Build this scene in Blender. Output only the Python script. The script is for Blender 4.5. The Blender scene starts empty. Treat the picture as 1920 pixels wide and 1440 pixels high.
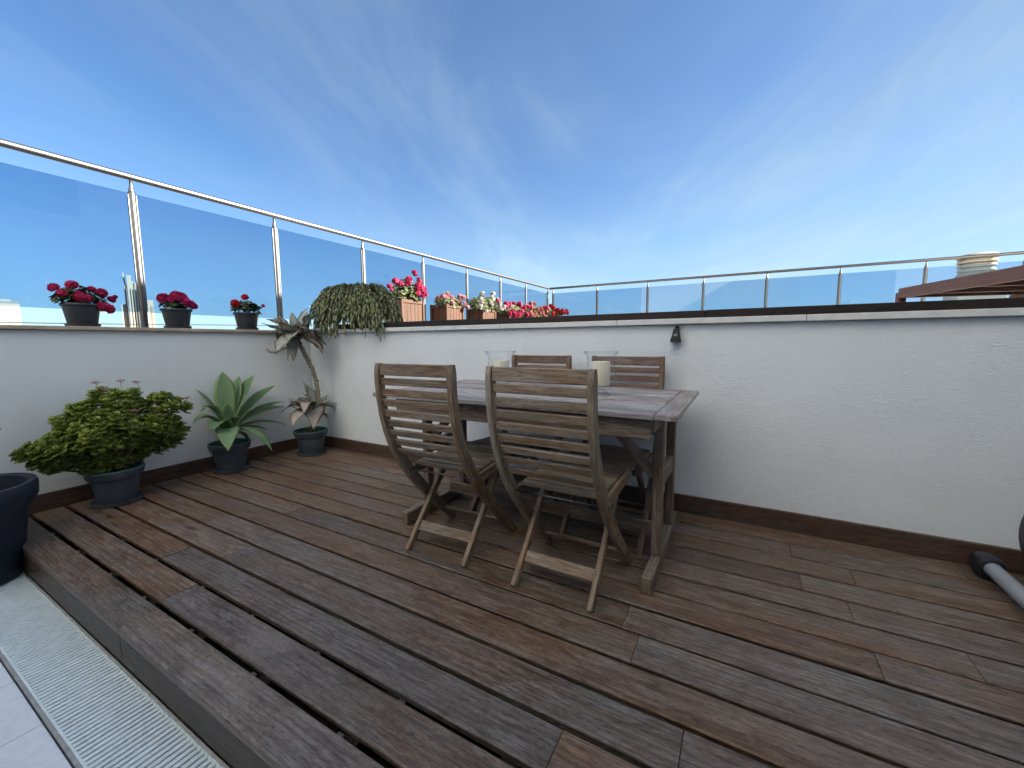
import bpy, math, random
from mathutils import Vector, Matrix
random.seed(7)
rnd = random.random
def uni(a, b): return a + (b - a) * random.random()
SC = bpy.context.scene
COL = SC.collection

# ------------------------------------------------------------------ camera
CAM = Vector((3.708, -2.522, 1.02))
YAW, PITCH, ROLL, FPX = 0.512525, 0.104471, -0.007218, 760.63
_f = Vector((-math.sin(YAW) * math.cos(PITCH), math.cos(YAW) * math.cos(PITCH), -math.sin(PITCH)))
_r0 = Vector((math.cos(YAW), math.sin(YAW), 0))
_u0 = _r0.cross(_f)
_r = _r0 * math.cos(ROLL) + _u0 * math.sin(ROLL)
_u = _u0 * math.cos(ROLL) - _r0 * math.sin(ROLL)
cd = bpy.data.cameras.new('camera')
cd.sensor_fit = 'HORIZONTAL'; cd.sensor_width = 36.0; cd.lens = 36.0 * FPX / 1920.0
cd.clip_start = 0.02; cd.clip_end = 20000
cam = bpy.data.objects.new('camera', cd); COL.objects.link(cam)
M = Matrix((( _r.x, _u.x, -_f.x), (_r.y, _u.y, -_f.y), (_r.z, _u.z, -_f.z))).to_4x4()
M.translation = CAM
cam.matrix_world = M
SC.camera = cam
def ray(px, py): return _f + _r * ((px - 960) / FPX) - _u * ((py - 720) / FPX)
def onx(px, py, X): d = ray(px, py); return CAM + d * ((X - CAM.x) / d.x)
def ony(px, py, Y): d = ray(px, py); return CAM + d * ((Y - CAM.y) / d.y)
def onz(px, py, Z): d = ray(px, py); return CAM + d * ((Z - CAM.z) / d.z)

# ------------------------------------------------------------------ light
SUN_EL, SUN_AZ = math.radians(26), math.radians(28)      # azimuth from +X towards +Y
sdir = Vector((math.cos(SUN_EL) * math.cos(SUN_AZ), math.cos(SUN_EL) * math.sin(SUN_AZ), math.sin(SUN_EL)))
sl = bpy.data.lights.new('sun', 'SUN'); sl.energy = 5.0; sl.angle = math.radians(0.53); sl.color = (1, 0.93, 0.82)
so = bpy.data.objects.new('sun', sl); COL.objects.link(so)
so.rotation_euler = (-sdir).to_track_quat('-Z', 'Y').to_euler()
W = bpy.data.worlds.new('World'); SC.world = W; W.use_nodes = True
nt = W.node_tree; nt.nodes.clear()
def wn(t, **k):
    n = nt.nodes.new(t)
    for a, b in k.items(): setattr(n, a, b)
    return n
def wl(a, b): nt.links.new(a, b)
out = wn('ShaderNodeOutputWorld'); bg = wn('ShaderNodeBackground'); bg.inputs[1].default_value = 0.05
sky = wn('ShaderNodeTexSky', sky_type='NISHITA')
sky.sun_disc = False; sky.sun_elevation = SUN_EL; sky.sun_rotation = math.pi / 2 - SUN_AZ
sky.air_density = 1.0; sky.dust_density = 0.15; sky.ozone_density = 3.0; sky.altitude = 0
tc = wn('ShaderNodeTexCoord'); sep = wn('ShaderNodeSeparateXYZ'); wl(tc.outputs['Generated'], sep.inputs[0])
den = wn('ShaderNodeMath', operation='MAXIMUM'); wl(sep.outputs[2], den.inputs[0]); den.inputs[1].default_value = 0.0
den2 = wn('ShaderNodeMath', operation='ADD'); wl(den.outputs[0], den2.inputs[0]); den2.inputs[1].default_value = 0.12
dx = wn('ShaderNodeMath', operation='DIVIDE'); wl(sep.outputs[0], dx.inputs[0]); wl(den2.outputs[0], dx.inputs[1])
dy = wn('ShaderNodeMath', operation='DIVIDE'); wl(sep.outputs[1], dy.inputs[0]); wl(den2.outputs[0], dy.inputs[1])
def lin(ka, kb):
    m1 = wn('ShaderNodeMath', operation='MULTIPLY'); wl(dx.outputs[0], m1.inputs[0]); m1.inputs[1].default_value = ka
    m2 = wn('ShaderNodeMath', operation='MULTIPLY_ADD'); wl(dy.outputs[0], m2.inputs[0]); m2.inputs[1].default_value = kb; wl(m1.outputs[0], m2.inputs[2])
    return m2.outputs[0]
cmb = wn('ShaderNodeCombineXYZ'); wl(lin(-0.386, 0.922), cmb.inputs[0]); wl(lin(0.922, 0.386), cmb.inputs[1])     # x runs along the cirrus streaks
def cloud(rot, scale, nscale, detail, lo, hi, dist):
    mp = wn('ShaderNodeMapping'); wl(cmb.outputs[0], mp.inputs[0])
    mp.inputs['Rotation'].default_value = (0, 0, rot); mp.inputs['Scale'].default_value = scale
    no = wn('ShaderNodeTexNoise'); wl(mp.outputs[0], no.inputs['Vector'])
    no.inputs['Scale'].default_value = nscale; no.inputs['Detail'].default_value = detail
    no.inputs['Roughness'].default_value = 0.62; no.inputs['Distortion'].default_value = dist
    mr = wn('ShaderNodeMapRange', interpolation_type='SMOOTHSTEP'); wl(no.outputs['Fac'], mr.inputs[0])
    mr.inputs[1].default_value = lo; mr.inputs[2].default_value = hi
    return mr.outputs[0]
c1 = cloud(0.10, (0.36, 1.0, 1), 1.15, 7, 0.34, 0.72, 0.9)
c2 = cloud(0.0, (0.45, 0.8, 1), 0.62, 5, 0.30, 0.62, 0.3)
cm = wn('ShaderNodeMath', operation='MULTIPLY'); wl(c1, cm.inputs[0]); wl(c2, cm.inputs[1])
sm_ = wn('ShaderNodeMapRange', interpolation_type='SMOOTHSTEP'); wl(sep.outputs[0], sm_.inputs[0]); sm_.inputs[1].default_value = -0.95; sm_.inputs[2].default_value = 0.45; sm_.inputs[3].default_value = 0.08; sm_.inputs[4].default_value = 1.0
f1a = wn('ShaderNodeMath', operation='MULTIPLY_ADD'); wl(c2, f1a.inputs[0]); f1a.inputs[1].default_value = 0.55; f1a.inputs[2].default_value = 0.30
cv = wn('ShaderNodeMath', operation='MULTIPLY'); wl(f1a.outputs[0], cv.inputs[0]); wl(sm_.outputs[0], cv.inputs[1])
vz = wn('ShaderNodeMapRange'); wl(sep.outputs[2], vz.inputs[0]); vz.inputs[1].default_value = 0.06; vz.inputs[2].default_value = 0.72
vcol = wn('ShaderNodeMixRGB'); wl(vz.outputs[0], vcol.inputs[0]); vcol.inputs[1].default_value = (1.95, 2.75, 3.4, 1); vcol.inputs[2].default_value = (0.74, 1.16, 1.92, 1)
scol = wn('ShaderNodeMixRGB', blend_type='MULTIPLY'); scol.inputs[0].default_value = 1.0; wl(vcol.outputs[0], scol.inputs[1]); scol.inputs[2].default_value = (1.45, 1.36, 1.22, 1)
f2 = wn('ShaderNodeMath', operation='MULTIPLY'); sm2 = wn('ShaderNodeMapRange', interpolation_type='SMOOTHSTEP'); wl(sep.outputs[0], sm2.inputs[0]); sm2.inputs[1].default_value = -0.85; sm2.inputs[2].default_value = -0.2; sm2.inputs[3].default_value = 0.22; sm2.inputs[4].default_value = 0.85
wl(cm.outputs[0], f2.inputs[0]); wl(sm2.outputs[0], f2.inputs[1])
hz = wn('ShaderNodeMapRange', interpolation_type='SMOOTHERSTEP'); wl(sep.outputs[2], hz.inputs[0]); hz.inputs[1].default_value = 0.42; hz.inputs[2].default_value = 0.0; hz.inputs[3].default_value = 0.0; hz.inputs[4].default_value = 0.5
tint = wn('ShaderNodeMixRGB', blend_type='MULTIPLY'); tint.inputs[0].default_value = 1.0
wl(sky.outputs[0], tint.inputs[1]); tint.inputs[2].default_value = (0.45, 0.61, 0.76, 1)
vmix = wn('ShaderNodeMixRGB'); wl(cv.outputs[0], vmix.inputs[0]); wl(tint.outputs[0], vmix.inputs[1]); wl(vcol.outputs[0], vmix.inputs[2])
cmix = wn('ShaderNodeMixRGB'); wl(f2.outputs[0], cmix.inputs[0]); wl(vmix.outputs[0], cmix.inputs[1]); wl(scol.outputs[0], cmix.inputs[2])
hmix = wn('ShaderNodeMixRGB'); wl(hz.outputs[0], hmix.inputs[0]); wl(cmix.outputs[0], hmix.inputs[1]); hmix.inputs[2].default_value = (2.0, 2.85, 3.6, 1)
wl(hmix.outputs[0], bg.inputs[0]); wl(bg.outputs[0], out.inputs[0])
VS = SC.view_settings
VS.view_transform = 'Standard'; VS.look = 'None'; VS.gamma = 1.0; VS.use_curve_mapping = False
VS.exposure = 2.5
SC.cycles.transparent_max_bounces = 32

# ------------------------------------------------------------------ materials
MATS = {}
class NT:
    def __init__(s, name, rough=0.6, color=(0.5, 0.5, 0.5), metal=0.0, spec=0.5):
        s.m = bpy.data.materials.new(name); s.m.use_nodes = True; s.t = s.m.node_tree
        s.b = s.t.nodes['Principled BSDF']; s.set('Base Color', (*color, 1)); s.set('Roughness', rough); s.set('Metallic', metal)
        s.set('Specular IOR Level', spec); MATS[name] = s.m
    def set(s, k, v): s.b.inputs[k].default_value = v
    def n(s, t, **k):
        x = s.t.nodes.new(t)
        for a, b in k.items(): setattr(x, a, b)
        return x
    def l(s, a, b): s.t.links.new(a, b)
    def coord(s, kind='Object', scale=(1, 1, 1), attr=None, rndoff=0.0, rot=(0, 0, 0)):
        if attr: c = s.n('ShaderNodeAttribute', attribute_name=attr).outputs['Vector']
        else: c = s.n('ShaderNodeTexCoord').outputs[kind]
        if rndoff:
            oi = s.n('ShaderNodeObjectInfo'); mu = s.n('ShaderNodeMath', operation='MULTIPLY'); s.l(oi.outputs['Random'], mu.inputs[0]); mu.inputs[1].default_value = rndoff
            ad = s.n('ShaderNodeVectorMath', operation='ADD'); s.l(c, ad.inputs[0]); s.l(mu.outputs[0], ad.inputs[1]); c = ad.outputs[0]
        mp = s.n('ShaderNodeMapping'); s.l(c, mp.inputs[0]); mp.inputs['Scale'].default_value = scale; mp.inputs['Rotation'].default_value = rot
        return mp.outputs[0]
    def noise(s, vec, scale, detail=4, rough=0.55, dist=0.0):
        x = s.n('ShaderNodeTexNoise'); s.l(vec, x.inputs['Vector'])
        x.inputs['Scale'].default_value = scale; x.inputs['Detail'].default_value = detail
        x.inputs['Roughness'].default_value = rough; x.inputs['Distortion'].default_value = dist
        return x.outputs['Fac']
    def rng(s, v, a, b, c=0.0, d=1.0):
        x = s.n('ShaderNodeMapRange'); s.l(v, x.inputs[0])
        for i, q in enumerate((a, b, c, d)): x.inputs[i + 1].default_value = q
        return x.outputs[0]
    def mix(s, f, a, b, mode='MIX'):
        x = s.n('ShaderNodeMixRGB', blend_type=mode)
        for i, q in enumerate((f, a, b)):
            if isinstance(q, (int, float)): x.inputs[i].default_value = q if i == 0 else (q, q, q, 1)
            elif isinstance(q, tuple): x.inputs[i].default_value = (*q, 1)
            else: s.l(q, x.inputs[i])
        return x.outputs[0]
    def math(s, op, a, b=0.0):
        x = s.n('ShaderNodeMath', operation=op)
        for i, q in enumerate((a, b)):
            if isinstance(q, (int, float)): x.inputs[i].default_value = q
            else: s.l(q, x.inputs[i])
        return x.outputs[0]
    def bump(s, h, strength=0.3, dist=0.01, prev=None):
        x = s.n('ShaderNodeBump'); x.inputs['Strength'].default_value = strength; x.inputs['Distance'].default_value = dist
        s.l(h, x.inputs['Height'])
        if prev is not None: s.l(prev, x.inputs['Normal'])
        s.l(x.outputs[0], s.b.inputs['Normal']); return x.outputs[0]
    def col(s, v): s.l(v, s.b.inputs['Base Color'])

def wood(name, dark, light, grey, greyamt=(0.35, 0.65), rough=0.62, objcol=False, spec=0.35, gscale=1.0, bump=0.35, patch=1.6, up_grey=0.0):
    """weathered timber; grain follows the 'gco' attribute (x = along the piece)"""
    w = NT(name, rough, spec=spec)
    v1 = w.coord(attr='gco', scale=(4.5 * gscale, 60 * gscale, 60 * gscale), rndoff=9.7)
    v2 = w.coord(attr='gco', scale=(20 * gscale, 230 * gscale, 230 * gscale), rndoff=5.3)
    v3 = w.coord(attr='gco', scale=(patch, patch * 5, patch * 5), rndoff=13.1)
    v4 = w.coord(attr='gco', scale=(60, 260, 260), rndoff=3.1)
    g1 = w.noise(v1, 1.0, 5, 0.6, 1.2); g2 = w.noise(v2, 1.0, 4, 0.65, 0.3); p = w.noise(v3, 1.0, 5, 0.62, 0.6)
    fib = w.noise(v4, 1.0, 3, 0.7)
    base = w.mix(w.rng(g1, 0.33, 0.68), dark, light)
    oi = w.n('ShaderNodeObjectInfo')
    if objcol:                                         # object colour: r = greyness, g = value, b = redness
        sp = w.n('ShaderNodeSeparateColor'); w.l(oi.outputs['Color'], sp.inputs[0])
        ga = w.math('ADD', w.rng(p, 0.3, 0.7, -0.38, 0.38), sp.outputs[0])
        ga = w.n('ShaderNodeClamp'), ga
        w.l(ga[1], ga[0].inputs[0]); ga = ga[0].outputs[0]
        val = sp.outputs[1]
    else:
        ga = w.rng(p, greyamt[0], greyamt[1]); val = w.rng(oi.outputs['Random'], 0, 1, 0.85, 1.15)
    if up_grey:
        ge = w.n('ShaderNodeNewGeometry'); sz = w.n('ShaderNodeSeparateXYZ'); w.l(ge.outputs['Normal'], sz.inputs[0])
        ga = w.math('MAXIMUM', ga, w.rng(sz.outputs[2], 0.5, 0.95, 0, up_grey))
    gv = w.mix(w.rng(g1, 0.35, 0.7), tuple(c * 0.72 for c in grey), tuple(min(1, c * 1.25) for c in grey))
    c = w.mix(ga, base, gv)
    c = w.mix(w.rng(g2, 0.36, 0.55, 0.55, 0.0), c, tuple(x * 0.35 for x in dark))
    c = w.mix(w.rng(fib, 0.62, 0.80, 0.0, 0.35), c, tuple(min(1, x * 1.7) for x in grey))
    vm = w.n('ShaderNodeCombineXYZ')
    for i in range(3): w.l(val, vm.inputs[i])
    w.col(w.mix(1.0, c, vm.outputs[0], 'MULTIPLY'))
    w.l(w.rng(g2, 0.3, 0.7, rough - 0.08, rough + 0.12), w.b.inputs['Roughness'])
    h = w.math('ADD', w.math('MULTIPLY', g1, 0.5), w.math('MULTIPLY', g2, 0.7))
    w.bump(h, bump, 0.004)
    return w.m

def deckwood(name):
    w = NT(name, 0.45, spec=0.45)
    C = lambda sc, off: w.coord(attr='gco', scale=sc, rndoff=off)
    big = w.noise(C((1.1, 5, 5), 13.1), 1.0, 5, 0.6, 0.8)            # weathering patches
    mot = w.noise(C((9, 26, 26), 6.7), 1.0, 6, 0.68, 0.9)            # blotches of a few centimetres
    grain = w.noise(C((3.0, 70, 70), 9.7), 1.0, 5, 0.62, 1.6)        # long grain
    fleck = w.noise(C((38, 300, 300), 5.3), 1.0, 4, 0.7, 0.4)        # short open pores
    scr = w.noise(C((26, 330, 330), 3.1), 1.0, 2, 0.6)
    wv = w.n('ShaderNodeTexWave'); wv.wave_type = 'RINGS'; w.l(C((0.9, 9, 9), 21.0), wv.inputs['Vector'])
    wv.inputs['Scale'].default_value = 2.2; wv.inputs['Distortion'].default_value = 9; wv.inputs['Detail'].default_value = 4; wv.inputs['Detail Scale'].default_value = 0.9
    oi = w.n('ShaderNodeObjectInfo'); sp = w.n('ShaderNodeSeparateColor'); w.l(oi.outputs['Color'], sp.inputs[0])
    ga = w.n('ShaderNodeClamp'); w.l(w.math('ADD', w.math('ADD', w.rng(big, 0.3, 0.7, -0.42, 0.42), w.rng(mot, 0.3, 0.7, -0.25, 0.25)), sp.outputs[0]), ga.inputs[0])
    br = w.mix(w.rng(mot, 0.3, 0.7), (0.100, 0.051, 0.026), (0.300, 0.172, 0.096))
    gy = w.mix(w.rng(mot, 0.3, 0.7), (0.122, 0.112, 0.102), (0.265, 0.247, 0.228))
    c = w.mix(ga.outputs[0], br, gy)
    c = w.mix(w.rng(wv.outputs['Fac'], 0.0, 0.45, 0.38, 0.0), c, (0.05, 0.038, 0.032))
    c = w.mix(w.rng(grain, 0.34, 0.52, 0.55, 0.0), c, (0.035, 0.024, 0.018))
    c = w.mix(w.rng(fleck, 0.34, 0.50, 0.75, 0.0), c, (0.025, 0.018, 0.014))
    c = w.mix(w.rng(scr, 0.64, 0.76, 0.0, 0.45), c, (0.38, 0.33, 0.29))
    st = w.noise(C((2.3, 6, 6), 17.0), 1.0, 3, 0.5, 0.4)
    c = w.mix(w.rng(st, 0.66, 0.74, 0.0, 0.30), c, (0.36, 0.30, 0.26))
    vm = w.n('ShaderNodeCombineXYZ')
    for i in range(3): w.l(sp.outputs[1], vm.inputs[i])
    w.col(w.mix(1.0, c, vm.outputs[0], 'MULTIPLY'))
    w.l(w.rng(mot, 0.3, 0.7, 0.36, 0.58), w.b.inputs['Roughness'])
    h = w.math('ADD', w.math('MULTIPLY', grain, 0.5), w.math('ADD', w.math('MULTIPLY', fleck, 0.8), w.math('MULTIPLY', mot, 0.4)))
    w.bump(h, 0.5, 0.004)
deckwood('deck_wood')
wood('skirting_wood', (0.062, 0.034, 0.025), (0.130, 0.074, 0.054), (0.115, 0.098, 0.088), (0.45, 0.9), rough=0.5)
wood('cap_wood', (0.018, 0.011, 0.009), (0.040, 0.024, 0.019), (0.035, 0.03, 0.028), (0.45, 0.9), rough=0.5)
wood('chair_wood', (0.130, 0.071, 0.033), (0.350, 0.215, 0.108), (0.310, 0.272, 0.218), (0.36, 0.66), rough=0.6, up_grey=0.75, patch=3)
wood('chair_wood_red', (0.115, 0.060, 0.038), (0.270, 0.150, 0.092), (0.280, 0.230, 0.205), (0.35, 0.75), rough=0.6, up_grey=0.6, patch=3)
wood('table_top_wood', (0.17, 0.115, 0.085), (0.34, 0.26, 0.21), (0.52, 0.50, 0.49), (0.32, 0.6), rough=0.42, spec=0.5, patch=2, bump=0.5)
wood('table_wood', (0.105, 0.060, 0.035), (0.230, 0.142, 0.088), (0.30, 0.26, 0.215), (0.35, 0.7), rough=0.6, up_grey=0.85, patch=3)
wood('planter_wood', (0.042, 0.015, 0.0055), (0.088, 0.034, 0.012), (0.075, 0.036, 0.018), (0.5, 0.95), rough=0.55)
wood('pergola_wood', (0.075, 0.032, 0.022), (0.135, 0.060, 0.042), (0.12, 0.072, 0.058), (0.5, 0.95), rough=0.5)

def stucco(name, col, b1, b2):
    w = NT(name, 0.85, spec=0.2); v = w.coord('Object')
    a = w.noise(v, 9, 5, 0.6, 2.2); r = w.coord('Object', (30, 30, 75), rot=(0, 0.5, 0)); f = w.noise(r, 1.0, 4, 0.6, 1.6)
    g = w.noise(v, 260, 3, 0.6); big = w.noise(v, 1.3, 4, 0.5)
    msk = w.rng(w.noise(v, 3.2, 3, 0.5), 0.42, 0.62)
    h = w.math('ADD', w.math('MULTIPLY', w.math('MULTIPLY', f, msk), b1), w.math('ADD', w.math('MULTIPLY', a, b1 * 0.6), w.math('MULTIPLY', g, b2)))
    w.bump(h, 0.7, 0.0065)
    c = w.mix(w.rng(big, 0.3, 0.7), tuple(x * 0.94 for x in col), col)
    dirt = w.rng(w.noise(w.coord('Object', (3, 3, 0.6)), 1.6, 6, 0.65), 0.60, 0.85, 0, 0.18)
    w.col(w.mix(dirt, c, (0.45, 0.43, 0.38)))
    return w.m
stucco('stucco_rough', (0.82, 0.87, 0.90), 1.0, 0.35)
stucco('stucco_fine', (0.86, 0.90, 0.91), 0.25, 0.25)
def simple(name, color, rough=0.6, metal=0.0, spec=0.5, var=0.12, scale=30, bump=0.0):
    w = NT(name, rough, color, metal, spec)
    v = w.coord('Object', rndoff=7.0); n = w.noise(v, scale, 5, 0.6)
    w.col(w.mix(w.rng(n, 0.3, 0.7), tuple(c * (1 - var) for c in color), tuple(min(1, c * (1 + var)) for c in color)))
    w.l(w.rng(w.noise(v, scale * 2.3, 3), 0.3, 0.7, rough * 0.88, min(1, rough * 1.12)), w.b.inputs['Roughness'])
    if bump: w.bump(n, bump, 0.003)
    return w.m
simple('coping_white', (0.70, 0.70, 0.68), 0.75, scale=18, var=0.1, bump=0.15)
simple('coping_stone', (0.46, 0.37, 0.28), 0.6, scale=9, var=0.22, bump=0.1)
simple('steel', (0.15, 0.15, 0.148), 0.42, 1.0, var=0.06, scale=60)
simple('pot_plastic', (0.068, 0.086, 0.104), 0.5, var=0.18, scale=14, spec=0.4)
simple('pot_plastic_dark', (0.020, 0.027, 0.042), 0.5, var=0.25, scale=10, spec=0.4)
simple('pot_plastic_small', (0.032, 0.037, 0.045), 0.45, var=0.15, scale=14, spec=0.4)
simple('pot_rim_teal', (0.02, 0.13, 0.125), 0.4, var=0.15, scale=14)
simple('soil', (0.035, 0.025, 0.018), 0.95, var=0.5, scale=120, bump=0.8)
simple('black_plastic', (0.016, 0.017, 0.020), 0.42, var=0.1)
simple('grey_paint', (0.36, 0.38, 0.40), 0.35, var=0.06, spec=0.5)
simple('lamp_plastic', (0.012, 0.015, 0.016), 0.5, var=0.1, spec=0.25)
simple('lamp_sensor', (0.10, 0.12, 0.125), 0.25, var=0.05)
simple('wax', (0.80, 0.745, 0.60), 0.45, var=0.05, scale=20)
simple('wick', (0.03, 0.025, 0.02), 0.9)
simple('tile', (0.75, 0.80, 0.87), 0.5, var=0.06, scale=40)
simple('grout', (0.20, 0.20, 0.20), 0.9, var=0.2, scale=60)
simple('grate_white', (0.72, 0.83, 0.86), 0.5, var=0.12, scale=25)
simple('grate_frame', (0.36, 0.37, 0.36), 0.5, 0.0, var=0.25, scale=30)
simple('channel_dark', (0.02, 0.022, 0.022), 0.9, var=0.3)
simple('joist', (0.012, 0.010, 0.009), 0.9, var=0.3)
simple('house_render', (0.82, 0.80, 0.76), 0.85, var=0.04, scale=4, bump=0.1)
simple('house_glass', (0.03, 0.04, 0.05), 0.08, var=0.05)
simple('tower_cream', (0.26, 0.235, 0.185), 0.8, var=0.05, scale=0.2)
simple('tower_cream_shaded', (0.15, 0.145, 0.135), 0.8, var=0.05, scale=0.2)  # darker copy of the tower cream with shade put into its colour
simple('tower_window', (0.08, 0.09, 0.10), 0.3, var=0.2, scale=0.2)
simple('vent_cream', (0.36, 0.32, 0.24), 0.75, var=0.08, scale=12)
simple('ground_mat', (0.14, 0.13, 0.11), 0.95, var=0.4, scale=0.02)
simple('roof_floor', (0.36, 0.27, 0.21), 0.8, var=0.15, scale=6)
simple('brass', (0.16, 0.13, 0.09), 0.5, 0.7)

def leafmat(name, col, col2, edge=None, trans=0.15, rough=0.4, scale=25, spec=0.45):
    w = NT(name, rough, col, spec=spec); v = w.coord('Object', rndoff=4.0)
    at = w.n('ShaderNodeAttribute', attribute_name='lv')          # x = 0..1 per leaf variation, y = edge amount
    sp = w.n('ShaderNodeSeparateXYZ'); w.l(at.outputs['Vector'], sp.inputs[0])
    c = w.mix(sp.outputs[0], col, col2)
    c = w.mix(w.rng(w.noise(v, scale, 4), 0.35, 0.7, 0, 0.35), c, tuple(x * 0.55 for x in col))
    if edge: c = w.mix(w.rng(sp.outputs[1], 0.55, 1.0), c, edge)
    w.col(c)
    if trans:
        tr = w.n('ShaderNodeBsdfTranslucent'); w.l(c, tr.inputs[0]); ms = w.n('ShaderNodeMixShader'); ms.inputs[0].default_value = trans
        w.l(w.b.outputs[0], ms.inputs[1]); w.l(tr.outputs[0], ms.inputs[2]); w.l(ms.outputs[0], w.t.nodes['Material Output'].inputs[0])
    return w.m
leafmat('jade_leaf', (0.100, 0.160, 0.020), (0.320, 0.380, 0.060), (0.16, 0.10, 0.04), 0.08, 0.33)
leafmat('agave_leaf', (0.135, 0.265, 0.100), (0.235, 0.370, 0.180), (0.28, 0.36, 0.15), 0.12, 0.5, 8)
leafmat('felt_leaf', (0.36, 0.39, 0.33), (0.52, 0.54, 0.47), (0.22, 0.15, 0.10), 0.05, 0.85, 20, 0.1)
leafmat('felt_leaf_brown', (0.42, 0.36, 0.32), (0.56, 0.50, 0.45), (0.14, 0.085, 0.06), 0.05, 0.9, 20, 0.1)
leafmat('felt_leaf_pink', (0.42, 0.33, 0.29), (0.50, 0.42, 0.37), (0.25, 0.14, 0.10), 0.05, 0.9, 20, 0.1)
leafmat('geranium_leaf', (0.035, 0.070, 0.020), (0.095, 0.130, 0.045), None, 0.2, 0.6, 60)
leafmat('geranium_leaf_sunlit', (0.060, 0.085, 0.028), (0.20, 0.22, 0.11), None, 0.25, 0.6, 60)  # paler copy of the geranium leaf, sunlight put into the colour
leafmat('weep_leaf', (0.13, 0.155, 0.065), (0.40, 0.42, 0.22), None, 0.12, 0.6, 60)
leafmat('lime_leaf', (0.16, 0.22, 0.04), (0.22, 0.28, 0.06), None, 0.2, 0.5, 30)
for nm, a, b in (('petal_crimson', (0.40, 0.010, 0.060), (0.62, 0.05, 0.16)), ('petal_cerise', (0.42, 0.010, 0.075), (0.62, 0.04, 0.18)), ('petal_scarlet', (0.48, 0.012, 0.018), (0.66, 0.03, 0.05)), ('petal_magenta', (0.245, 0.006, 0.040), (0.374, 0.022, 0.094)), ('petal_red', (0.259, 0.006, 0.009), (0.374, 0.014, 0.022)),
                 ('petal_pink', (0.302, 0.122, 0.151), (0.360, 0.216, 0.238)), ('petal_salmon', (0.302, 0.072, 0.065), (0.360, 0.158, 0.137)), ('petal_white', (0.317, 0.317, 0.288), (0.374, 0.374, 0.360))):
    leafmat(nm, a, b, None, 0.25, 0.6, 80, 0.2)
simple('stem_green', (0.09, 0.12, 0.04), 0.6)
simple('stem_brown', (0.13, 0.09, 0.06), 0.8, var=0.3, scale=60, bump=0.4)
simple('stem_felt', (0.25, 0.225, 0.165), 0.9, var=0.35, scale=45, bump=0.4)
simple('flower_dry', (0.42, 0.24, 0.18), 0.8, var=0.3, scale=90)

def glassmat(name, tint, ior=1.5, rough=0.0, edge=None, base=0.0):
    """thin clear sheet: tinted transmission plus a fresnel mirror"""
    m = bpy.data.materials.new(name); m.use_nodes = True; t = m.node_tree; t.nodes.clear()
    o = t.nodes.new('ShaderNodeOutputMaterial'); tr = t.nodes.new('ShaderNodeBsdfTransparent'); gl = t.nodes.new('ShaderNodeBsdfGlossy')
    mx = t.nodes.new('ShaderNodeMixShader')
    lf = t.nodes.new('ShaderNodeLayerWeight'); lf.inputs[0].default_value = 0.5                     # Schlick: f0 + (1 - f0) * (1 - cos)^5
    p5 = t.nodes.new('ShaderNodeMath'); p5.operation = 'POWER'; t.links.new(lf.outputs['Facing'], p5.inputs[0]); p5.inputs[1].default_value = 5
    f0 = ((ior - 1) / (ior + 1)) ** 2; fr = t.nodes.new('ShaderNodeMath'); fr.operation = 'MULTIPLY_ADD'; t.links.new(p5.outputs[0], fr.inputs[0]); fr.inputs[1].default_value = (1 - f0) * (0.6 if edge else 0.8); fr.inputs[2].default_value = f0
    tr.inputs[0].default_value = (*tint, 1); gl.inputs[0].default_value = (0.62, 0.65, 0.68, 1) if edge else (1, 1, 1, 1); gl.inputs['Roughness'].default_value = rough
    if edge:
        lw = t.nodes.new('ShaderNodeLayerWeight'); lw.inputs[0].default_value = 0.5
        pw = t.nodes.new('ShaderNodeMath'); pw.operation = 'POWER'; t.links.new(lw.outputs['Facing'], pw.inputs[0]); pw.inputs[1].default_value = 4
        cx = t.nodes.new('ShaderNodeMixRGB'); t.links.new(pw.outputs[0], cx.inputs[0]); cx.inputs[1].default_value = (*tint, 1); cx.inputs[2].default_value = (*edge, 1)
        t.links.new(cx.outputs[0], tr.inputs[0])
    t.links.new(fr.outputs[0], mx.inputs[0]); t.links.new(tr.outputs[0], mx.inputs[1]); t.links.new(gl.outputs[0], mx.inputs[2]); t.links.new(mx.outputs[0], o.inputs[0])
    MATS[name] = m
glassmat('railing_glass', (0.62, 0.735, 0.835), 1.35)
glassmat('hurricane_glass', (0.972, 0.977, 0.98), 1.5, 0.03, (0.66, 0.70, 0.73))

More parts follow.
